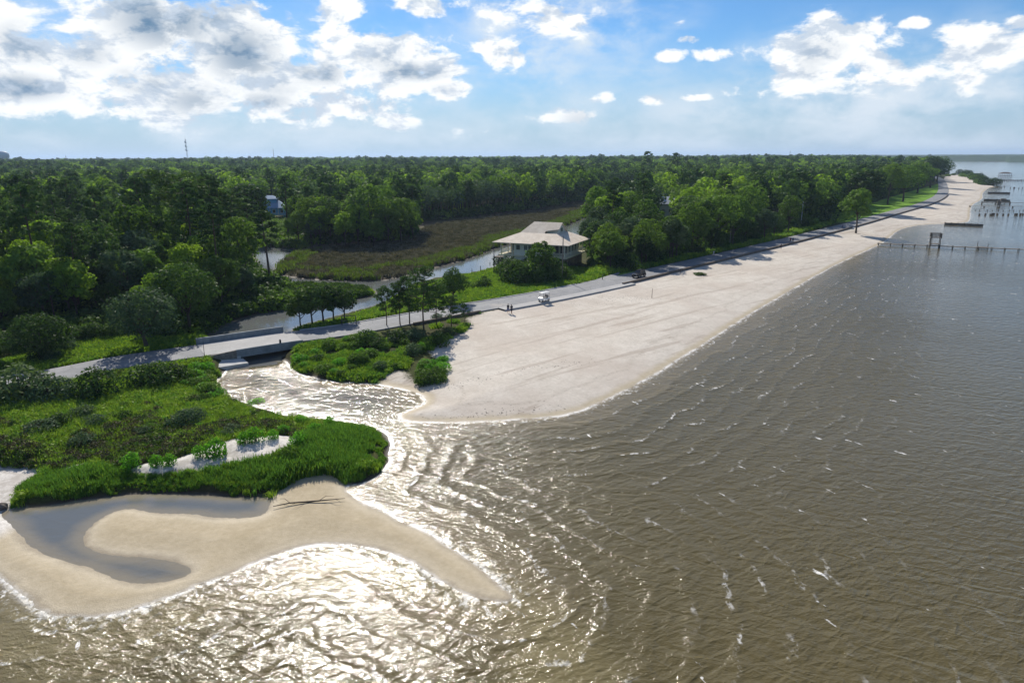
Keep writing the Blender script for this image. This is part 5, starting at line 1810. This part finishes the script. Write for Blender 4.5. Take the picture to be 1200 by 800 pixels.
def put_person(u, v, z, rz, label, **kw):
    x, y = P(u, v, z)
    z = float(heights(np.array([[x, y]]))[0]) if z < 1.65 else z
    x, y = P(u, v, z)
    return person(x, y, z, rz, label, **kw)


put_person(595.5, 366.5, 1.3, R(160), 'person in dark clothes standing left of the other on the sand by the road', shirt='cloth_dark', pants='cloth_blue')
put_person(599.5, 367.5, 1.3, R(-150), 'person in dark shirt standing right of the other on the sand by the road', shirt='cloth_dark', hgt=1.8)
put_person(926, 284.5, ROADZ + .05, R(130), 'person in a red top walking left in the far pair on the beach road', shirt='cloth_red', stride=.22)
put_person(929, 284.5, ROADZ + .05, R(130), 'person in a blue top walking right in the far pair on the beach road', shirt='cloth_blue', stride=.2)
put_person(915, 292, ROADZ + .12, R(-50), 'person in dark clothes leaning by the sea wall below the far pair', shirt='cloth_dark')
put_person(987, 268, ROADZ + .05, R(120), 'person in a blue shirt walking far along the beach road', shirt='cloth_blue', stride=.22)
put_person(797, 320.5, ROADZ + .12, R(-60), 'person in dark clothes sitting low at the sea wall near the middle of the road', shirt='cloth_dark', hgt=1.3)
put_person(836, 300.5, ROADZ + .05, R(130), 'person in a white top walking at the shaded edge of the beach road', shirt='cloth_white', stride=.2, pants='cloth_white')


# ------------------------------------------------------------------ poles and posts
def pole(u, v, hpx, label, arm=None, z=1.5, r_=.14, mat='timber_grey', name='utility_pole', cat='utility pole'):
    x, y = P(u, v, z)
    z = float(heights(np.array([[x, y]]))[0])
    d = math.sqrt(x * x + y * y + (CAMH - z) ** 2)
    h = hpx * d / F / math.cos(math.atan(CAMH / d))
    e = empty(name, (x, y, z - .3), 0, label, cat)
    MB().tube([(0, 0, 0), (0, 0, h * .5), (.05, 0, h + .3)], [r_, r_ * .85, r_ * .65], 8).obj('pole', M[mat], e, True)
    if arm:
        MB().bar((-arm * .5, 0, h - .2), (arm * .5, 0, h - .2), .1, .12).obj('crossarm', M['timber_grey'], e)
        for s_ in (-.45, 0, .45):
            MB().tube([(arm * s_, 0, h - .14), (arm * s_, 0, h + .06)], [.05, .03], 6).obj('insulator', M['paint_white'], e)
    return e, h


pA, hA = pole(659, 329, 51, 'bare wooden pole standing in front of the raised house', r_=.15)
pB, hB = pole(579, 320, 36, 'thin black pole at the left corner of the raised house', mat='dark_metal', r_=.12)
pC, hC = pole(855, 289, 31, 'grey utility pole with a crossarm against the dark trees', arm=2.4)
pD, hD = pole(938, 268, 28, 'pale utility pole standing among trees farther along the beach road', arm=1.8, mat='steel_pale')
a_, b_ = Vector(pC.location) + Vector((0, 0, hC)), Vector(pD.location) + Vector((0, 0, hD))
wm = MB()
for s_ in (-1, 1):
    pts = [a_.lerp(b_, t) + Vector((s_ * .9, 0, -1.2 * 4 * t * (1 - t))) for t in np.linspace(0, 1, 9)]
    wm.tube(pts, [.025] * 9, 4)
tag(wm.obj('overhead_wires', M['dark_metal']), 'pair of thin wires strung between the two crossarm poles', 'wires', kind=None)
pole(240, 419, 17, 'thin dark sign pole at the left end of the bridge', r_=.05, mat='dark_metal', name='sign_pole', cat='pole')
pole(764, 347, 11, 'slim wooden stake standing alone on the open beach', r_=.06, mat='timber', name='beach_stake', cat='stake')
pole(706, 328.5, 7, 'short dark green marker post beside the driveway', r_=.10, mat='dark_metal', name='marker_post', cat='post')
for k, (u, v, h_, lab) in enumerate(((553, 318, 4, 'leftmost mooring pile in the creek by the raised house'), (563, 317, 6, 'taller mooring pile in the creek by the raised house'), (574, 309, 4, 'farthest mooring pile in the creek by the raised house'))):
    pole(u, v, h_, lab, z=.1, r_=.12, mat='timber', name='mooring_pile', cat='pile')
# timber gate frame by the path
gx0, gy0 = P(401, 382, 1.5)
gx1, gy1 = P(417.5, 381, 1.5)
g = empty('timber_gate_frame', (gx0, gy0, 1.4), 0, 'brown timber frame like a low gate beside the road by the creek bank trees', 'gate')
dx_, dy_ = gx1 - gx0, gy1 - gy0
MB().box(0, 0, .9, .14, .14, 1.9).obj('post', M['timber'], g)
MB().box(dx_, dy_, .9, .14, .14, 1.9).obj('post', M['timber'], g)
MB().bar((0, 0, 1.86), (dx_, dy_, 1.86), .12, .14).obj('rail', M['timber'], g)
MB().bar((0, 0, 1.0), (dx_, dy_, 1.0), .08, .1).obj('rail', M['timber'], g)

# ------------------------------------------------------------------ piers, groynes and old piles
def pier(px0, px1, zdeck, label, step, wd=1.2, pz=0.0, name='pier', pr=.14, deck=True, stub=.0, extend=0.0):
    pr = pr * .75
    A = Vector((*P(px0[0], px0[1], zdeck), 0))
    B_ = Vector((*P(px1[0], px1[1], zdeck), 0))
    D = B_ - A
    L = D.length + extend
    D.normalize()
    e = empty(name, (A.x, A.y, 0), math.atan2(D.y, D.x), label, 'pier')
    if deck:
        n = int(L / .5)
        MB().box(L / 2, 0, zdeck - .16, L, wd * .8, .12).obj('beam', M['timber'], e)
        pl = MB().box(0, 0, 0, .42, wd, .06).mesh('plank', M['timber_grey'])
        if n <= 140:
            for k in range(n):
                inst('plank', pl, e, (k * .5 + .25, 0, zdeck - .06 + random.uniform(-.01, .01)))
        else:
            m_ = MB()
            for k in range(n): m_.box(k * .5 + .25, random.uniform(-.02, .02), zdeck - .06, .42, wd, .06)
            m_.obj('planking', M['timber_grey'], e)['kind'] = 'stuff'
    pm = MB().tube([(0, 0, -1.5), (0, 0, zdeck + stub)], [pr, pr * .9], 7).mesh('pile', M['timber'])
    k = .4
    while k < L:
        for s_ in (-1, 1):
            inst('pile', pm, e, (k + random.uniform(-.1, .1), s_ * wd * .48, random.uniform(-.05, .05)))
        k += step
    return e, A, D


P1, PA, PD = pier((1028, 284.8), (1200, 291.8), .78, 'long low wooden pier reaching out from the beach past the raised platform', 3.6, extend=55, stub=.15)
# raised lookout platform on the pier
tx_, ty_ = P(1095, 288.5, .4)
tw = empty('pier_platform', (tx_, ty_, 0), math.atan2(PD.y, PD.x), 'raised platform with a boxy top standing on four tall posts by the long pier', 'platform')
for a_ in (-1.35, 1.35):
    for b_ in (-1.2, 1.2):
        MB().box(0, 0, 1.6, .2, .2, 6.4).obj('post', M['timber'], tw, loc=(a_, b_, 0))
MB().box(0, 0, 1.2, 3.4, 3.0, .14).obj('lower_deck', M['timber_grey'], tw)
MB().box(0, 0, 3.35, 3.4, 3.0, .14).obj('upper_deck', M['timber_grey'], tw)
rl_ = MB()
for s_ in (-1, 1):
    rl_.box(0, s_ * 1.42, 4.62, 3.4, .1, .14).box(s_ * 1.62, 0, 4.62, .1, 2.7, .14)
    rl_.box(0, s_ * 1.42, 4.05, 3.3, .06, .10).box(s_ * 1.62, 0, 4.05, .06, 2.7, .10)
    for k in range(9):
        rl_.box(-1.5 + k * .375, s_ * 1.42, 4.0, .16, .05, 1.15)
rl_.obj('railing', M['timber'], tw)
for a_ in (-1, 1):
    MB().bar((a_ * 1.35, -1.2, .1), (a_ * 1.35, 1.2, 1.1), .08, .1).obj('brace', M['timber'], tw)
ld_ = MB()
ld_.bar((-1.6, -1.9, .9), (-1.6, -1.55, 3.5), .06, .06).bar((-1.1, -1.9, .9), (-1.1, -1.55, 3.5), .06, .06)
for k in range(7): ld_.box(-1.35, -1.88 + k * .05, 1.1 + k * .35, .5, .05, .05)
ld_.obj('ladder', M['timber'], tw)
# landing stage with two thin posts farther out
sx_, sy_ = P(1151, 290.2, .3)
sg = empty('landing_stage', (sx_, sy_, 0), math.atan2(PD.y, PD.x), 'small landing stage with two thin posts moored against the long pier', 'landing stage')
MB().box(0, 0, .35, 3.4, 1.8, .35, 0, 1.0).obj('float', M['timber'], sg, bevel=.05)
MB().tube([(-1.4, 0, 0), (-1.4, 0, 2.3)], [.1, .08], 6).obj('post', M['timber'], sg)
MB().tube([(1.5, 0, 0), (1.5, 0, 1.7)], [.1, .08], 6).obj('post', M['timber'], sg)


def groyne(a, b, top, label):
    A = Vector((*P(a[0], a[1], top), 0))
    B_ = Vector((*P(b[0], b[1], top), 0))
    D = B_ - A
    L = D.length
    e = empty('groyne', (A.x, A.y, 0), math.atan2(D.y, D.x), label, 'groyne')
    pl = MB().box(0, 0, (top - 1) / 2 - .2, .42, .16, top + 1).mesh('plank', M['timber'])
    n = int(L / .45)
    for k in range(min(n, 120)):
        inst('plank', pl, e, (L * (k + .5) / n, 0, random.uniform(-.05, .05)))
    MB().box(L / 2, -.2, top - .25, L, .2, .22).obj('wale', M['timber'], e)
    MB().box(L / 2, .2, top - .25, L, .2, .22).obj('wale', M['timber'], e)
    pm = MB().tube([(0, 0, -1), (0, 0, top + .2)], [.16, .15], 7).mesh('pile', M['timber'])
    for k in range(int(L / 2.4) + 1):
        inst('pile', pm, e, (min(L, k * 2.4), -.42, 0))
    return e


groyne((1107.5, 260.6), (1152.5, 262.4), 1.05, 'nearest dark timber groyne running out from the beach edge')
groyne((1153.5, 233.0), (1184, 233.9), 1.3, 'middle dark timber groyne beyond the thin piers')
groyne((1158, 224.8), (1184, 225.2), 1.3, 'farthest dark timber groyne near the bushy spit')
pier((1136, 241.2), (1200, 241.6), .9, 'thin pale wooden pier ending in a post box beyond the nearest groyne', 7.5, 1.0, name='pier', pr=.25)
pier((1150, 237.2), (1200, 237.4), .9, 'thin old pier just in front of the middle groyne', 8.0, 1.0, name='pier', pr=.28, stub=.6)


def pile_box(u, v, wd, ht, label):
    x, y = P(u, v, .3)
    e = empty('pile_hut', (x, y, 0), R(-30), label, 'hut')
    MB().box(0, 0, 1.9, wd, wd * .8, ht).obj('cabin', M['timber_grey'], e)
    MB().box(0, 0, 1.95 + ht / 2, wd * 1.2, wd, .14).obj('roof_panel', M['timber'], e)
    for a_ in (-.4, .4):
        for b_ in (-.3, .3): MB().box(a_ * wd, b_ * wd, .2, .2, .2, 3).obj('pile', M['timber'], e)


pile_box(1170, 241.5, 1.6, 2.6, 'narrow box-like hut on piles at the thin pale pier')
pile_box(1175, 237.4, 2.6, 1.4, 'low squat hut on piles at the old pier before the middle groyne')


def pile_row(xs, v, ht, pr, label, pair=0.0):
    x0, y0 = P(xs[0], v, 0)
    e = empty('old_pier_piles', (x0, y0, 0), 0, label, 'piles')
    pm = MB().tube([(0, 0, -1), (0, 0, ht)], [pr, pr * .85], 7).mesh('pile', M['timber'])
    for u in xs:
        x, y = P(u, v + random.uniform(-.15, .15), 0)
        s_ = random.uniform(.75, 1.2)
        inst('pile', pm, e, (x - x0, y - y0, 0), (random.uniform(-.05, .05), random.uniform(-.05, .05), 0), (1, 1, s_))
        if pair:
            inst('pile', pm, e, (x - x0 + .6, y - y0 + pair, 0), (0, 0, 0), (1, 1, s_ * .95))
    return e


pile_row([1143, 1148, 1157, 1163, 1170, 1176, 1183, 1188, 1195, 1199], 247.2, .6, .22, 'row of short worn piles just below the thin pale pier')
rD = pile_row([1148, 1155, 1161, 1163, 1165, 1169, 1176, 1182, 1190, 1192, 1196, 1199], 252.4, 1.1, .30, 'row of thick paired piles nearest the first groyne on the water', 1.4)
pile_row([1166, 1169, 1172, 1175, 1177, 1179, 1181, 1184, 1187, 1189, 1192, 1194, 1197, 1199], 212.0, 1.6, .40, 'long row of far piles level with the bushy spit', 3.0)
pile_row([1184, 1188, 1189, 1194, 1198], 220.8, 1.1, .35, 'sparse row of far piles beyond the farthest groyne')
pile_row([1169, 1171.5, 1174, 1177], 219.8, 1.4, .3, 'few low piles off the tip of the bushy spit')
# roofed boathouse standing in the water
x, y = P(1177.5, 207.2, 0)
bo = empty('boathouse', (x, y, 0), R(-20), 'dark open boathouse with a hipped roof standing alone in the far water', 'boathouse')
roof_mesh([((-7, -5, 4.4), (7, -5, 4.4), (3, 0, 6.2), (-3, 0, 6.2)), ((7, 5, 4.4), (-7, 5, 4.4), (-3, 0, 6.2), (3, 0, 6.2)), ((7, -5, 4.4), (7, 5, 4.4), (3, 0, 6.2)), ((-7, 5, 4.4), (-7, -5, 4.4), (-3, 0, 6.2))]).obj('roof', M['timber'], bo)
for a_ in (-6, -2, 2, 6):
    for b_ in (-4, 4): MB().box(a_, b_, 1.7, .35, .35, 5.6).obj('post', M['timber'], bo)
MB().box(0, 0, 1.3, 16, 10, .3).obj('deck_floor', M['timber'], bo)
x, y = P(1134, 203.6, 0)
pb = empty('pale_pontoon', (x, y, 0), R(-25), 'long pale pontoon dock in the water beyond the end of the beach', 'dock')
MB().box(0, 0, .6, 26, 6, .8).obj('float', M['steel_pale'], pb)
for a_ in (-10, -3, 4, 11): MB().tube([(a_, 2, -1), (a_, 2, 3.2)], [.3, .25], 6).obj('pile', M['paint_white'], pb)

# ------------------------------------------------------------------ towers on the horizon
def lattice_mast(u, v, hpx, base_d, label, wdm=2.2, dishes=0):
    dd = raydir(u, v)
    t = base_d / math.hypot(dd.x, dd.y)
    x, y = dd.x * t, dd.y * t
    H = CAMH + dd.z * t + 0
    e = empty('radio_mast', (x, y, 0), 0, label, 'mast')
    m_ = MB()
    for a_ in range(3):
        c_, s_ = math.cos(a_ * 2.094) * wdm, math.sin(a_ * 2.094) * wdm
        m_.bar((c_, s_, 0), (c_ * .45, s_ * .45, H), .35, .35)
    n = int(H / 5)
    for k in range(n):
        z0, z1 = H * k / n, H * (k + 1) / n
        for a_ in range(3):
            f0, f1 = 1 - .55 * k / n, 1 - .55 * (k + 1) / n
            c0, s0 = math.cos(a_ * 2.094) * wdm * f0, math.sin(a_ * 2.094) * wdm * f0
            c1, s1 = math.cos(a_ * 2.094 + 2.094) * wdm * f1, math.sin(a_ * 2.094 + 2.094) * wdm * f1
            m_.bar((c0, s0, z0), (c1, s1, z1), .2, .2)
    m_.obj('lattice', M['dark_metal'], e)
    MB().tube([(0, 0, H * .98), (0, 0, H * 1.10)], [.3, .12], 6).obj('antenna', M['dark_metal'], e)
    for k in range(dishes):
        MB().tube([(0, -1.6, H * (.62 + .14 * k)), (0, -3.2, H * (.62 + .14 * k))], [.8, 2.6], 12).obj('dish', M['steel_pale'], e)
        MB().box(0, 0, H * (.58 + .14 * k), 5.2, 5.2, 1.6).obj('antenna_ring', M['dark_metal'], e)
    return e


lattice_mast(217, 163, 26, 2600, 'tall lattice radio mast with dishes on the left horizon', 2.4, 3)
lattice_mast(320, 175, 12, 2900, 'small thin mast on the horizon right of the tall radio mast', 1.2, 0)
lattice_mast(77, 183, 8, 2700, 'short faint mast on the horizon near the left edge', 1.2, 0)
lattice_mast(926, 177.5, 8, 3600, 'faint mast on the horizon above the far woods', 1.6, 0)


def water_tower(u, v, base_d, scale, label):
    dd = raydir(u, v)
    t = base_d / math.hypot(dd.x, dd.y)
    x, y, H = dd.x * t, dd.y * t, CAMH + dd.z * t
    e = empty('water_tower', (x, y, 0), .3, label, 'water tower')
    r_ = scale
    prof = [(0.02, H), (r_ * .5, H - r_ * .12), (r_ * .9, H - r_ * .4), (r_, H - r_ * .7), (r_, H - r_ * 1.15), (r_ * .8, H - r_ * 1.5), (r_ * .3, H - r_ * 1.7), (.02, H - r_ * 1.75)]
    MB().tube([(0, 0, z_) for _, z_ in reversed(prof)], [q_ for q_, _ in reversed(prof)], 16).obj('tank', M['steel_pale'], e, True)
    for k in range(6):
        a = k * PI / 3
        MB().tube([(math.cos(a) * r_ * 1.08, math.sin(a) * r_ * 1.08, 0), (math.cos(a) * r_ * .92, math.sin(a) * r_ * .92, H - r_ * 1.1)], [.7, .6], 6).obj('leg', M['steel_pale'], e)
    MB().tube([(0, 0, 0), (0, 0, H - r_ * 1.6)], [1.0, 1.0], 8).obj('riser_pipe', M['steel_pale'], e)


water_tower(3, 177, 2500, 14, 'large water tower on legs at the left edge of the horizon')
water_tower(292, 182.5, 3000, 6, 'small water tower on the horizon behind the left woods')

# ------------------------------------------------------------------ driftwood and small beach things
x, y = P(362, 588, .3)
dw_ = empty('driftwood_log', (x, y, float(heights(np.array([[x, y]]))[0]) + .03), R(4), 'long dark driftwood branch lying across the sand bar below the reeds', 'driftwood')
MB().tube([(-3.0, -.5, .02), (-1.6, -.15, .1), (0, .05, .05), (1.6, .1, .12), (3.1, .45, .03)], [.03, .06, .075, .05, .02], 7).obj('trunk', M['bark'], dw_, True)
for k, (a, b, c) in enumerate((((-1.6, -.15, .1), (-2.2, .4, .25), (-2.7, .7, .1)), ((-.4, 0, .08), (-.9, -.5, .3), (-1.4, -.7, .2)), ((.9, .1, .1), (1.4, .5, .3), (2.1, .7, .15)), ((1.8, .15, .1), (2.4, -.1, .25), (2.9, -.3, .05)))):
    MB().tube([a, b, c], [.03, .02, .01], 5).obj('branch', M['bark'], dw_)
for u, v, L, lab in ((88, 549, 1.6, 'short pale log lying on the grass left of the dune patch'),):
    x, y = P(u, v, .9)
    o = MB().tube([(-L / 2, -.3, .1), (0, 0, .16), (L / 2, .35, .12)], [.10, .12, .08], 7).obj('pale_log', M['cream'], None, True, (x, y, float(heights(np.array([[x, y]]))[0]) + .35), R(28))
    tag(o, lab, 'log')
x, y = P(3, 594, .2)
rk = bmesh.new()
bmesh.ops.create_icosphere(rk, subdivisions=3, radius=.42)
for v_ in rk.verts:
    v_.co *= 1 + .22 * math.sin(v_.co.x * 9 + v_.co.z * 7) * math.cos(v_.co.y * 8)
    v_.co.z *= .7
me = bpy.data.meshes.new('rock')
rk.to_mesh(me)
me.materials.append(M['timber'])
tag(inst('rock', me, None, (x, y, .3)), 'dark rounded rock at the lagoon corner by the left edge', 'rock')
shrub_px(SH_MID[0], 820, 322, 16, 'flat green weed patch lying on the beach below the sea wall', tall=.35)
x, y = P(300, 471, 0)
tag(inst('reed_islet', SH_BRIGHT[1], None, (x, y, -.25), (0, 0, 1), (1.1, 1.0, .45)), 'tiny tuft of green weed poking out of the sparkling pond', 'weed')
# wrack: small dark debris strewn on the dry sand, too small to pick apart
r = np.random.default_rng(77)
V, Fq = [], []
lines = [((640, 361), (860, 344)), ((470, 486), (660, 470)), ((960, 300), (1040, 268)), ((880, 320), (1010, 275)), ((700, 350), (760, 352)), ((1000, 268), (1050, 272)), ((520, 450), (700, 420))]
for (a, b) in lines:
    for k in range(34 if a[0] == 160 else 120):
        t = r.random()
        u = a[0] + (b[0] - a[0]) * t + r.normal() * 4
        v = a[1] + (b[1] - a[1]) * t + r.normal() * 2.2
        x, y = P(u, v, 1.0)
        V.append((x, y, r.uniform(.06, .26), r.uniform(.015, .045), r.uniform(0, PI)))
wp = np.array([v_[:2] for v_ in V])
wh = heights(wp)
wm = MB()
for (x, y, L, t_, a), z in zip(V, wh):
    if z > .12: wm.box(x, y, z + t_ * .3, L, t_ * 1.6, t_, a, .6)
tag(wm.obj('wrack', M['timber']), 'scattered dark twigs and weed on the dry sand', kind='stuff')

# ------------------------------------------------------------------ haze: one closed box of thin even air
hm = MB().box(0, 0, 58.5, 52000, 52000, 123).mesh('haze', None)


def _haze():
    m = bpy.data.materials.new('haze')
    m.use_nodes = True
    t = NT(m.node_tree)
    pvn = t.add('ShaderNodeVolumePrincipled', {'Color': (.58, .76, 1.0), 'Density': HAZE_D, 'Anisotropy': .25})
    t.add('ShaderNodeOutputMaterial', {'Volume': pvn.outputs[0]})
    return m


HAZE_D = .00008
hm.materials.append(_haze())
tag(inst('haze', hm), 'thin even air haze over land and water', kind='stuff')
sc.cycles.volume_bounces = 0
